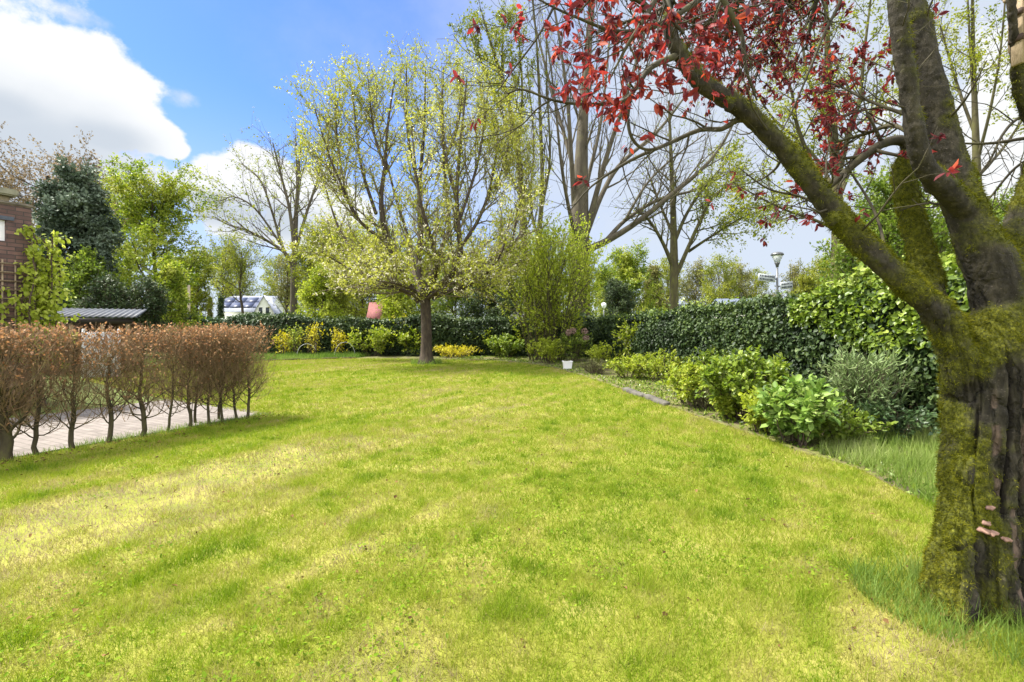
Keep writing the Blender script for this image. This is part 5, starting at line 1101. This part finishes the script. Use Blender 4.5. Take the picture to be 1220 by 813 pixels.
# ------------------------------------------------------------------ clipped beech hedge at the left
def along(px):                                                      # where the hedge line crosses this column of the photo
    k = (px - CX) / F; return (k * HL0[1] - HL0[0]) / (MOW[0] - k * MOW[1])
def beech(i, a, d, thick, label, seed):
    rng = np.random.default_rng(seed); c_ = HP(a, d); loc = np.array([c_[0], c_[1], 0])
    root = empty('beech_plant', loc); tag(root, label, 'hedge plant', 'beech plants of the clipped brown hedge')
    K = 12; z = np.linspace(-.02, 1.22, K); w_ = np.cumsum(rng.normal(0, .014, (K, 2)), 0); w_ -= w_[0]
    P = np.stack([w_[:, 0], w_[:, 1], z], 1)[None]; r = (thick * (.95 if thick > .05 else .68) * np.array([1.15, 1.0, .95, .9, .85, .75, .6, .5, .4, .32, .25, .18]))[None]
    tr = NM(); tr.tubes(P, r, 8)
    k1, r1 = kids(rng, P, r, 34, .16, .98, lambda t: .58 - .22 * t, 1.2, .15, .15, 8, .36, .0040, .2)
    k2, r2 = kids(rng, k1, r1, 8, .15, 1, .30, .8, .20, .16, 6, .6, .0024)
    k3, r3 = kids(rng, k2, r2, 6, .15, 1, .18, .7, .22, .18, 4, .6, .0017)
    u = np.array([MOW[0], MOW[1], 0]); v = np.array([HN[0], HN[1], 0])
    def ok(Pk, zmin=.2, dens_z=True):
        e = Pk[:, -1]; al, ac = e @ u, e @ v
        top = 1.475 + .06 * rng.random(len(e)) ** 2
        g = (np.abs(ac) < .36) & (np.abs(al) < .42) & (e[:, 2] < top - CAMZ * 0) & (e[:, 2] > zmin)
        if dens_z: g &= rng.random(len(e)) < np.clip((e[:, 2] - .18) / .38, .12, 1)
        return g
    full = a > along(232); g1 = ok(k1, .12 if full else .18, False); g2 = ok(k2, .14 if full else .3, not full); g3 = ok(k3, .14 if full else .32, not full)
    tr.tubes(k1[g1], r1[g1], 5); tr.build('trunk', M['beech_bark'], root, True)
    tw = NM(); tw.tubes(k2[g2], r2[g2], 4); tw.tubes(k3[g3], r3[g3], 3)
    # upright shoots at the clipped top
    tw.build('twigs', M['beech_twig'], root)
    kk = k3[g3]; pos, T = leaf_at(rng, kk, 1.3, .3, .012); zz = pos[:, 2]
    k = rng.random(len(pos)) < np.clip(.06 + ((zz - .75) / .65).clip(0, 1) ** 1.6 * .9, 0, 1); pos, T = pos[k], T[k]; Nn = len(pos)
    lf = NM(); Ln = rng.uniform(.018, .042, Nn); lf.leaves(pos, T * .6 + rng.normal(0, .7, (Nn, 3)), rdir(rng, Nn), Ln, Ln * .6, np.clip(rng.normal(.45, .27, Nn), 0, 1), 6, .2)
    lf.build('leaves', LM['beech'], root)
    # sprouting green buds low and at the sides
    pos, T = leaf_at(rng, kk, .8, .3, .01); k = rng.random(len(pos)) < np.clip(1.1 - pos[:, 2], .05, .6); pos, T = pos[k], T[k]; Nn = len(pos)
    bf = NM(); Ln = rng.uniform(.012, .025, Nn); bf.leaves(pos, T + rng.normal(0, .6, (Nn, 3)), rdir(rng, Nn), Ln, Ln * .6, rng.random(Nn), 4); bf.build('green_foliage', LM['olive'], root)
M['beech_twig'] = surf('beech_twig', [(.3, (.10, .066, .036)), (.55, (.20, .132, .066)), (.75, (.19, .165, .055))], 8, 4, .8, .2)
M['beech_bark'] = surf('beech_bark', [(.3, (.025, .02, .012)), (.5, (.06, .05, .025)), (.75, (.10, .10, .025))], 9, 8, .9, .6, (1, 1, .4))
ords = ['first', 'second', 'third', 'fourth', 'fifth', 'sixth', 'seventh', 'eighth', 'ninth', 'tenth', 'eleventh', 'twelfth']
bp = [(5, .062, 'beech hedge plant with the thickest trunk, at the left border'), (45, .036, None), (85, .04, None), (127, .042, None), (168, .045, None), (199, .026, 'thinnest beech hedge plant, with a stick-like trunk'), (227, .036, None), (248, .03, None), (266, .03, None), (282, .03, None), (296, .034, 'beech hedge plant closing the right end of the clipped hedge')]
for i, (px, th, lab) in enumerate(bp):
    beech(i, along(px), random.uniform(-.04, .04), th, lab or f'brown clipped beech plant, {ords[i]} trunk from the left in the hedge', 200 + i)
beech(90, along(5) - .42, 0, .05, 'brown clipped beech plant just cut off by the left border', 260)
beech(91, along(278), -.36, .03, 'beech plant in the back row at the right end of the clipped hedge', 261)
beech(92, along(250), -.36, .03, 'beech plant in the back row, left of the hedge end', 262)

# ------------------------------------------------------------------ brick house corner
def brickmat(name, c1, c2, mortar, rot=0):
    m, n, l = newmat(name)
    t = n.new('ShaderNodeTexCoord'); br = n.new('ShaderNodeTexBrick'); l.new(t.outputs['UV'], br.inputs['Vector'])
    br.inputs['Scale'].default_value = 1; br.inputs['Brick Width'].default_value = .22; br.inputs['Row Height'].default_value = .072; br.inputs['Mortar Size'].default_value = .007
    br.inputs['Color1'].default_value = (*c1, 1); br.inputs['Color2'].default_value = (*c2, 1); br.inputs['Mortar'].default_value = (*mortar, 1); br.inputs['Bias'].default_value = -.1
    no = n.new('ShaderNodeTexNoise'); no.inputs['Scale'].default_value = 4; no.inputs['Detail'].default_value = 8; l.new(t.outputs['Object'], no.inputs['Vector'])
    mx = n.new('ShaderNodeMix'); mx.data_type = 'RGBA'; mx.blend_type = 'MULTIPLY'; mx.inputs['Factor'].default_value = .7; l.new(br.outputs[0], mx.inputs[6])
    rp = ramp(n, [(.3, (.55, .5, .5)), (.7, (1.2, 1.15, 1.1))]); l.new(no.outputs['Fac'], rp.inputs[0]); l.new(rp.outputs[0], mx.inputs[7])
    p = n.new('ShaderNodeBsdfPrincipled'); p.inputs['Roughness'].default_value = .88; l.new(mx.outputs[2], p.inputs['Base Color'])
    b = n.new('ShaderNodeBump'); b.inputs['Strength'].default_value = .6; b.inputs['Distance'].default_value = .012; b.invert = True; l.new(br.outputs['Fac'], b.inputs['Height']); l.new(b.outputs[0], p.inputs['Normal'])
    o = n.new('ShaderNodeOutputMaterial'); l.new(p.outputs[0], o.inputs[0]); return m
M['brick'] = brickmat('dark_brick', (.10, .060, .052), (.19, .112, .092), (.06, .05, .045))
import bmesh
def uvbox(name, boxes, mat, parent, bevel=0):
    """boxes (x0,x1,y0,y1,z0,z1) with metre UVs on their sides"""
    bm = bmesh.new(); uv = bm.loops.layers.uv.new('UVMap')
    for x0, x1, y0, y1, z0, z1 in boxes:
        vs = [bm.verts.new(c_) for c_ in ((x0, y0, z0), (x1, y0, z0), (x1, y1, z0), (x0, y1, z0), (x0, y0, z1), (x1, y0, z1), (x1, y1, z1), (x0, y1, z1))]
        for f in ((0, 3, 2, 1), (4, 5, 6, 7), (0, 1, 5, 4), (1, 2, 6, 5), (2, 3, 7, 6), (3, 0, 4, 7)): bm.faces.new([vs[k] for k in f])
    if bevel: bmesh.ops.bevel(bm, geom=bm.edges[:], offset=bevel, segments=2, affect='EDGES')
    bm.normal_update()
    for f in bm.faces:
        n_ = f.normal
        for lp in f.loops:
            c_ = lp.vert.co
            lp[uv].uv = (c_.y, c_.z) if abs(n_.x) > .6 else ((c_.x, c_.z) if abs(n_.y) > .6 else (c_.x, c_.y))
    me = bpy.data.meshes.new(name); bm.to_mesh(me); bm.free(); me.materials.append(mat)
    o = bpy.data.objects.new(name, me); col.objects.link(o)
    if parent: o.parent = parent
    return o
# local axes: +y runs along the wall away from the camera, +x towards the driveway; the far corner is the origin
CNR = np.array([-8.78, 9.05])
bh = empty('brick_house', (CNR[0], CNR[1], 0), -math.atan2(MOW[0], MOW[1])); tag(bh, 'dark brick house wall with trellis at the left border', 'house')
Ht = 3.62
w0y, w1y, w0z, w1z = -2.3, -.34, 2.97, 3.34
uvbox('wall', [(-5, 0, -7, w0y, 0, Ht), (-5, 0, w1y, 0, 0, Ht), (-5, 0, w0y, w1y, 0, w0z), (-5, 0, w0y, w1y, w1z, Ht)], M['brick'], bh)
fr = uvbox('window', [(-.14, -.06, w0y, w0y + .07, w0z, w1z), (-.14, -.06, w1y - .07, w1y, w0z, w1z), (-.14, -.06, w0y + .07, w1y - .07, w0z, w0z + .06), (-.14, -.06, w0y + .07, w1y - .07, w1z - .06, w1z)], simple('white_frame', (.75, .75, .74), .4, var=.04), bh)
m, n, l = newmat('window_glass'); p = n.new('ShaderNodeBsdfPrincipled'); p.inputs['Base Color'].default_value = (.45, .6, .66, 1); p.inputs['Roughness'].default_value = .08; p.inputs['Specular IOR Level'].default_value = .8; o = n.new('ShaderNodeOutputMaterial'); l.new(p.outputs[0], o.inputs[0]); M['glass'] = m
uvbox('pane', [(-.11, -.09, w0y + .07, w1y - .07, w0z + .06, w1z - .06)], M['glass'], fr)
uvbox('lintel', [(-.10, .02, w0y - .1, w1y + .1, w1z + .003, w1z + .07)], simple('dark_steel', (.07, .08, .1), .5), bh)
uvbox('coping', [(-5.05, .03, -7.05, .03, Ht, Ht + .06)], simple('mossy_coping', (.14, .12, .09), .9, var=.4), bh, .02)
ch = uvbox('chimney', [(-.85, -.12, -1.0, -.26, Ht + .06, Ht + .17)], simple('tan_stone', (.26, .21, .13), .85, var=.3), bh, .01)
uvbox('chimney_cap', [(-.98, -.02, -1.12, -.16, Ht + .172, Ht + .30)], simple('lichen_slab', (.22, .21, .15), .9, var=.35), ch, .025)
# trellis
tt = empty('trellis', (0, 0, 0)); tt.location = bh.location; tt.rotation_euler = bh.rotation_euler; tag(tt, 'weathered wooden trellis grid fixed on the dark brick wall', 'trellis')
nm = NM()
for k in range(14): nm.box((.032, -.06 - k * .17, 1.32), (.02, .022, 2.64))
nm.build('upright_slats', M['oldwood'], tt)
nm = NM()
for k in range(16): nm.box((.051, -1.17, .25 + k * .155), (.016, 2.3, .02))
nm.build('cross_slats', M['oldwood'], tt)
# climbing plant at the corner
def corner_climber():
    rng = np.random.default_rng(77); root = empty('wisteria_climber', (CNR[0], CNR[1], 0)); tag(root, 'bright lime climbing plant on the corner of the brick house', 'climbing plant')
    st = NM(); K = 14; nst = 9; P = np.zeros((nst, K, 3))
    for i in range(nst):
        z = np.linspace(0, rng.uniform(2.2, 3.35), K); P[i] = np.stack([.06 + .15 * rng.random() * z / 3 + np.cumsum(rng.normal(0, .03, K)), .1 + np.cumsum(rng.normal(0, .04, K)), z], 1)
    r = np.full((nst, K), .014); st.tubes(P, r, 5)
    k1, r1 = kids(rng, P, r, 16, .3, 1, lambda t: .50 - .30 * t, 1.1, -.06, .16, 6, .5, .004); k1[:, :, 0] = np.maximum(k1[:, :, 0], .06); st.tubes(k1, r1, 4)
    # runners along the wall
    Pw = np.zeros((3, K, 3))
    for i in range(3):
        s = np.linspace(0, 2.2, K); Pw[i] = np.stack([-MOW[0] * s + .1 * HN[0] + .05, -MOW[1] * s + .1 * HN[1] + .05, 1.7 + .25 * i - .12 * s + rng.normal(0, .03, K)], 1)
    st.tubes(Pw, np.full((3, K), .008), 5); k3, r3 = kids(rng, Pw, np.full((3, K), .008), 12, .1, 1, .25, 1.1, -.05, .16, 5, .5, .003); k3 += np.array([HN[0], HN[1], 0]) * .05
    st.build('stem', M['twig'], root)
    lf = NM()
    for kk, per, sg in ((k1, 17, 1), (k3, 9, 1)):
        pos, T = leaf_at(rng, kk, per, .1, .05); Nn = len(pos); Ln = rng.uniform(.05, .115, Nn)
        lf.leaves(pos, rng.normal(0, .5, (Nn, 3)) + np.array([.3, -.1, -.6]), rng.normal(0, .4, (Nn, 3)) + np.array([.5, -.6, .6]), Ln, Ln * .55, np.clip(rng.normal(.6, .25, Nn), 0, 1), 6, .12)
    lf.build('foliage', LM['lime_bright'], root)
corner_climber()

# carport with corrugated roof
cpY = 15.0
A, B = W(42, 372.5, cpY), W(157, 374.5, cpY + 1.2)
ca = math.atan2((B - A)[1], (B - A)[0]); cl = float(np.linalg.norm((B - A)[:2]))
cp = empty('carport', (A[0], A[1], 0), ca); tag(cp, 'low timber carport with dark corrugated roof behind the brown hedge', 'carport')
nm = NM(); K = 240; xs = np.linspace(-.15, cl + .15, K); zz = A[2] + .016 * np.sin(xs * 2 * np.pi / .16)
for (y0, y1, dz) in ((-.25, 2.6, .0),):
    v = np.zeros((4, K, 3)); v[0] = np.stack([xs, np.full(K, y0), zz - .10], 1); v[1] = np.stack([xs, np.full(K, y1), zz + .22], 1); v[2] = v[1] - np.array([0, 0, .03]); v[3] = v[0] - np.array([0, 0, .045])
    idx = np.arange(4 * K).reshape(4, K); q = []
    for a, b in ((0, 1), (1, 2), (2, 3), (3, 0)): q.append(np.stack([idx[a, :-1], idx[a, 1:], idx[b, 1:], idx[b, :-1]], -1))
    nm.add(v, np.concatenate(q))
nm.build('roof', simple('slate_sheet', (.060, .065, .075), .6, var=.35, scale=4), cp, False)
nm = NM(); nm.box((cl / 2, -.16, A[2] - .25), (cl + .1, .04, .16)); nm.build('fascia', simple('black_timber', (.018, .014, .012), .7), cp)
nm = NM()
nm.box((cl / 2, 2.5, (A[2] - .3) / 2), (cl, .06, A[2] - .3)); nm.box((.03, 1.2, (A[2] - .3) / 2), (.06, 2.5, A[2] - .3)); nm.build('wall', simple('brown_boards', (.09, .055, .035), .85, var=.3), cp)
for xx in (.1, cl * .36, cl * .68, cl - .1):
    nm = NM(); nm.box((xx, -.05, (A[2] - .16) / 2), (.1, .1, A[2] - .16), bev=.01); nm.build('post', M['oldwood'], cp)
c_ = W(121, 400, 14.2); nm = NM()
pn = empty('white_gate', (c_[0], c_[1], 0), ca); tag(pn, 'white panel gate glimpsed through the hedge below the carport roof', 'gate')
nm.box((0, 0, .66), (.72, .04, 1.3), bev=.008); nm.build('panel', simple('white_paint', (.5, .5, .51), .5, var=.06), pn)
gpm = simple('white_post_paint', (.68, .68, .70), .5, var=.06)
for xx in (-.4, .4): nm = NM(); nm.box((xx, 0, .7), (.07, .07, 1.4), bev=.008); nm.build('post', gpm, pn)

# ------------------------------------------------------------------ far houses
M['slate'] = surf('slate_roof', [(.3, (.16, .18, .23)), (.7, (.26, .28, .33))], 3, 6, .6, .3)
M['render'] = simple('white_render', (.72, .72, .68), .8, var=.05, scale=2)
M['dgl'] = simple('dark_glass', (.03, .04, .05), .15, var=.3, bump=0)
def prism(nm, x0, x1, y0, y1, ze, zr, axis='x', ov=.3, th=.12):
    """gable roof: two sloping slabs"""
    if axis == 'x':
        ym = (y0 + y1) / 2
        for s, ye in ((-1, y0 - ov), (1, y1 + ov)):
            zz = ze - ov * (zr - ze) / (ym - y0)
            a = [(x0 - ov, ye, zz), (x1 + ov, ye, zz), (x1 + ov, ym, zr), (x0 - ov, ym, zr)]
            v = np.array(a + [(q[0], q[1], q[2] + th) for q in a]); nm.add(v, [(0, 1, 2, 3), (4, 5, 6, 7), (0, 1, 5, 4), (1, 2, 6, 5), (2, 3, 7, 6), (3, 0, 4, 7)])
    else:
        xm = (x0 + x1) / 2
        for s, xe in ((-1, x0 - ov), (1, x1 + ov)):
            zz = ze - ov * (zr - ze) / (xm - x0)
            a = [(xe, y0 - ov, zz), (xe, y1 + ov, zz), (xm, y1 + ov, zr), (xm, y0 - ov, zr)]
            v = np.array(a + [(q[0], q[1], q[2] + th) for q in a]); nm.add(v, [(0, 1, 2, 3), (4, 5, 6, 7), (0, 1, 5, 4), (1, 2, 6, 5), (2, 3, 7, 6), (3, 0, 4, 7)])
def house(name, label, loc, rz, w, d, ze, zr, axis, wallm, roofm, wins):
    root = empty(name, loc, rz); tag(root, label, 'house')
    nm = NM(); x0, x1, y0, y1 = -w / 2, w / 2, 0, d
    if axis == 'x':
        ym = (y0 + y1) / 2; v = [(x0, y0, 0), (x1, y0, 0), (x1, y1, 0), (x0, y1, 0), (x0, y0, ze), (x1, y0, ze), (x1, y1, ze), (x0, y1, ze), (x0, ym, zr), (x1, ym, zr)]
        nm.add(v, [(0, 1, 5, 4), (1, 2, 6, 5), (2, 3, 7, 6), (3, 0, 4, 7)], [(4, 8, 7), (5, 6, 9)])
    else:
        xm = 0; v = [(x0, y0, 0), (x1, y0, 0), (x1, y1, 0), (x0, y1, 0), (x0, y0, ze), (x1, y0, ze), (x1, y1, ze), (x0, y1, ze), (xm, y0, zr), (xm, y1, zr)]
        nm.add(v, [(0, 1, 5, 4), (1, 2, 6, 5), (2, 3, 7, 6), (3, 0, 4, 7)], [(4, 5, 8), (6, 7, 9)])
    nm.build('wall', wallm, root)
    nm = NM(); prism(nm, x0, x1, y0, y1, ze, zr, axis); nm.build('roof', roofm, root)
    for (wx, wz, ww, wh) in wins:
        fm = NM()
        for (bx, bz, bw, bh_) in ((wx, wz + wh / 2 + .04, ww + .16, .08), (wx, wz - wh / 2 - .04, ww + .16, .08), (wx - ww / 2 - .04, wz, .08, wh), (wx + ww / 2 + .04, wz, .08, wh)): fm.box((bx, -.03, bz), (bw, .08, bh_))
        f_ = fm.build('window', M['render'], root); nm = NM(); nm.box((wx, -.012, wz), (ww, .03, wh)); nm.build('pane', M['dgl'], f_)
    return root
Y = 84.0; k = Y / F
hm = house('white_house', 'far white house with long slate roof and solar panels', ((281 - CX) * k, Y + 2, 0), 0, 58 * k, 8, CAMZ + 20 * k, CAMZ + 39 * k, 'x', M['render'], M['slate'], [(-2, 2.6, 1.2, 1.4), (1.5, 2.6, 1.2, 1.4)])
nm = NM()
for i in range(4):
    for j in range(2):
        t0, t1 = .15 + j * .36, .47 + j * .36; ze, zr = CAMZ + 20 * k, CAMZ + 39 * k
        xa = -4.6 + i * 2.0
        f_ = lambda t: (t * 4.0 - .05, ze + (zr - ze) * t + .22)
        (ya, za), (yb, zb) = f_(t0), f_(t1)
        v = np.array([(xa, ya, za), (xa + 1.9, ya, za), (xa + 1.9, yb, zb), (xa, yb, zb)]); v = np.concatenate([v, v + np.array([0, 0, .06])])
        nm.add(v, [(3, 2, 1, 0), (4, 5, 6, 7), (0, 1, 5, 4), (1, 2, 6, 5), (2, 3, 7, 6), (3, 0, 4, 7)])
nm.build('solar_panels', simple('solar_glass', (.03, .04, .08), .45, var=.02, bump=0), hm)
house('gabled_house', 'far white gable with two dark windows beside the slate roof', ((318 - CX) * k, Y - 1, 0), .28, 25 * k, 9, CAMZ + 14 * k, CAMZ + 37 * k, 'y', M['render'], M['slate'], [(-.5, CAMZ + 19 * k, .55, 1.2), (.55, CAMZ + 19 * k, .55, 1.2), (0, 2.2, 1.4, 1.4)])
Y = 52.0; k = Y / F
house('red_roofed_house', 'far house showing a bright red tiled roof left of the cherry trunk', ((446 - CX) * k, Y, 0), .12, .95, 3.2, CAMZ + 13 * k, CAMZ + 29 * k, 'x', simple('buff_wall', (.4, .33, .25), .8), simple('red_tiles', (.17, .06, .055), .85, var=.3), [(0, 2, .8, 1)])
Y = 42.0; k = Y / F
gs = empty('grey_shed', ((609 - CX) * k, Y, 0)); tag(gs, 'small grey shed with flat dark roof right of the cherry', 'shed')
nm = NM(); nm.box((0, 1.2, (CAMZ + 19 * k) / 2), (1.75, 2.4, CAMZ + 19 * k), bev=.01); nm.build('wall', simple('grey_boards', (.33, .32, .33), .8, var=.12), gs)
nm = NM(); nm.box((0, 1.15, CAMZ + 19 * k + .13), (2.05, 2.9, .24), bev=.02); nm.build('roof', simple('felt_roof', (.06, .05, .03), .9, var=.3), gs)
nm = NM(); nm.box((-.5, -.02, 1.0), (.7, .05, 1.9), bev=.008); nm.build('door', simple('pale_door', (.5, .5, .5), .6), gs)
nm = NM(); nm.box((-.3, -.02, CAMZ + 14 * k), (.5, .04, .4)); nm.build('window', M['dgl'], gs)
Y = 52.0; k = Y / F
house('grey_roofed_house', 'low house with long blue-grey roof behind the direction signs', ((905 - CX) * k, Y, 0), -.08, 70 * k, 7, CAMZ + 19 * k, CAMZ + 35 * k, 'x', simple('pale_wall', (.5, .48, .44), .8), simple('blue_grey_roof', (.11, .13, .17), .9, var=.12, spec=.1), [(-1.5, 1.8, 1, 1), (1.5, 1.8, 1, 1)])

# ------------------------------------------------------------------ lamps, sign, pole
M['steel'] = simple('galvanised_steel', (.12, .125, .13), .45, .6, .15)
m, n, l = newmat('lantern_glass'); p = n.new('ShaderNodeBsdfPrincipled'); p.inputs['Base Color'].default_value = (.75, .78, .8, 1); p.inputs['Roughness'].default_value = .25; p.inputs['Transmission Weight'].default_value = .6; o = n.new('ShaderNodeOutputMaterial'); l.new(p.outputs[0], o.inputs[0]); M['lantern'] = m
def lamp(name, label, px, ytop, Y, hw, head='cone'):
    c_ = W(px, ytop, Y); H = c_[2]; root = empty(name, (c_[0], c_[1], 0)); tag(root, label, 'street lamp')
    nm = NM(); s = hw / .24
    nm.lathe((0, 0, 0), [(.001, 0), (.075, 0), (.075, .9), (.05, .95), (.042, H * .6), (.034, H - .62 * s), (.001, H - .62 * s)], 14); nm.build('pole', M['steel'], root, True)
    if head == 'cone':
        nm = NM(); nm.lathe((0, 0, H), [(.0, -.60 * s), (.05 * s, -.60 * s), (.06 * s, -.52 * s), (.10 * s, -.44 * s), (.095 * s, -.42 * s), (0, -.42 * s)], 18); nm.build('lantern_foot', M['steel'], root, True)
        nm = NM(); nm.lathe((0, 0, H), [(0, -.415 * s), (.09 * s, -.415 * s), (.21 * s, -.13 * s), (0, -.13 * s)], 18); nm.build('lantern_glass', M['lantern'], root, True)
        nm = NM(); nm.lathe((0, 0, H), [(0, -.125 * s), (.24 * s, -.125 * s), (.235 * s, -.09 * s), (.19 * s, -.035 * s), (.10 * s, -.005 * s), (0, 0)], 20); nm.build('lamp_cap', M['steel'], root, True)
    else:
        nm = NM(); nm.lathe((0, 0, H), [(0, -.62 * s), (.10 * s, -.60 * s), (.20 * s, -.42 * s), (.24 * s, -.25 * s), (.20 * s, -.08 * s), (0, 0)], 18); nm.build('globe', simple('white_globe', (.72, .74, .76), .4, var=.04, bump=0), root, True)
    return root
sl = lamp('street_lamp', 'grey street lamp with conical lantern and direction signs above the hedge', 926, 300.5, 19.0, .235)
# direction signs on the lamp post
M['signface'] = simple('sign_white', (.42, .45, .47), .4, var=.04, bump=0); M['signink'] = simple('sign_ink', (.04, .05, .07), .5, bump=0)
rs = random.Random(5)
for (xa, xb, yc, tilt, lab) in ((901.5, 923.5, 331.5, .10, 'upper direction sign pointing left'), (928, 944, 340.5, -.10, 'lower direction sign pointing right')):
    k = 19.0 / F; cx_ = ((xa + xb) / 2 - 926) * k; zc = CAMZ + (HY - yc) * k; L_ = (xb - xa) * k; hh = 8.5 * k
    nm = NM(); nm.box((0, 0, 0), (L_, .03, hh), bev=.008); o = nm.build('direction_sign', M['signface'], sl); o.location = (cx_, -.06, zc); o.rotation_euler = (0, tilt, .15); o['label'] = lab
    nm = NM()
    for row in (.22, -.22):
        x = -L_ * .42
        while x < L_ * .38:
            w_ = rs.uniform(.025, .05); nm.box((x + w_ / 2, -.0175, row * hh), (w_, .003, hh * rs.uniform(.17, .26))); x += w_ + rs.uniform(.008, .03)
    nm.build('lettering', M['signink'], o)
    nm = NM(); nm.box((-cx_ * .5 * 0 + (L_ / 2 if cx_ < 0 else -L_ / 2), .03, 0), (.10, .05, .05)); nm.build('clamp', M['steel'], o)
lamp('street_lamp', 'small white globe lamp before the yellow-green tree right of centre', 719.5, 360.5, 40, .20, 'globe')
lamp('street_lamp', 'far street lamp left of the white gabled house', 245, 350, 62, .45)
c_ = W(225, 340, 34); nm = NM(); nm.lathe((c_[0], c_[1], 0), [(.001, -.05), (.10, -.05), (.085, c_[2]), (.001, c_[2] + .02)], 10)
tag(nm.build('utility_pole', simple('pale_timber', (.42, .35, .26), .8), None, True), 'pale bare wooden pole rising behind the brown hedge', 'pole')

# ------------------------------------------------------------------ small garden things
c_ = G(676, 440.3)
pt = empty('planter', (c_[0], c_[1], 0), .1); pt.scale = (.82, .82, .82); tag(pt, 'white square planter at the lawn edge left of the heather', 'planter')
wh = simple('white_plastic', (.78, .78, .78), .45, var=.04, scale=5)
b = bmesh.new(); me = bpy.data.meshes.new('pot')
def ring(hw, z): return [b.verts.new((x * hw, y * hw, z)) for x, y in ((-1, -1), (1, -1), (1, 1), (-1, 1))]
rs_ = [ring(.145, 0), ring(.18, .32), ring(.195, .32), ring(.195, .355), ring(.165, .355), ring(.16, .30)]
for q, r_ in zip(rs_[:-1], rs_[1:]):
    for i in range(4): b.faces.new((q[i], q[(i + 1) % 4], r_[(i + 1) % 4], r_[i]))
b.faces.new(rs_[0][::-1]); b.faces.new(rs_[-1]); bmesh.ops.bevel(b, geom=[e for e in b.edges if abs(e.verts[0].co.z - e.verts[1].co.z) > .2], offset=.012, segments=2, affect='EDGES'); bmesh.ops.recalc_face_normals(b, faces=b.faces[:])
b.to_mesh(me); b.free(); me.materials.append(wh); o = bpy.data.objects.new('pot', me); col.objects.link(o); o.parent = pt
nm = NM(); nm.box((0, 0, .315), (.30, .30, .02)); nm.build('soil', M['soil'], pt)
rr = np.random.default_rng(8); nm = NM(); q = np.stack([rr.uniform(-.12, .12, 60), rr.uniform(-.12, .12, 60), np.full(60, .32)], 1); nm.leaves(q, rr.normal(0, .5, (60, 3)) + np.array([0, 0, 1]), rdir(rr, 60), rr.uniform(.06, .16, 60), .02, rr.random(60), 4); nm.build('plants', LM['heather'], pt)
for (xa, xb, yt, yb, Y_, lab) in ((353.5, 377.5, 410, 426, 23.2, 'white bent hoop left of the thin dark stake'), (398.5, 423, 408, 426, 23.6, 'white bent hoop right of the thin dark stake')):
    a, b_ = W(xa, yb, Y_), W(xb, yb, Y_ + .4); H_ = W(0, yt, Y_)[2]; th = np.linspace(0, math.pi, 24); cc = (a + b_) / 2
    P = np.stack([cc[0] + (a[0] - cc[0]) * np.cos(th), cc[1] + (a[1] - cc[1]) * np.cos(th), -.02 + (H_ + .02) * np.sin(th) ** .8], 1); nm = NM(); nm.tubes(P - np.array([cc[0], cc[1], 0]), np.full(24, .010), 6)
    o = nm.build('garden_hoop', simple('grey_white_plastic', (.42, .44, .42), .5, var=.05), None, True); o.location = (cc[0], cc[1], 0); tag(o, lab, 'hoop')
c_ = W(376.5, 427, 23.1); nm = NM(); zt = CAMZ + (HY - 409) / F * 23.1; nm.lathe((0, 0, 0), [(.001, -.05), (.032, -.05), (.03, zt), (.001, zt + .02)], 8)
o = nm.build('garden_stake', simple('dark_stake', (.04, .03, .022), .8), None, True); o.location = (c_[0], c_[1], 0); tag(o, 'thin dark stake standing in the verge between the hoops', 'stake')
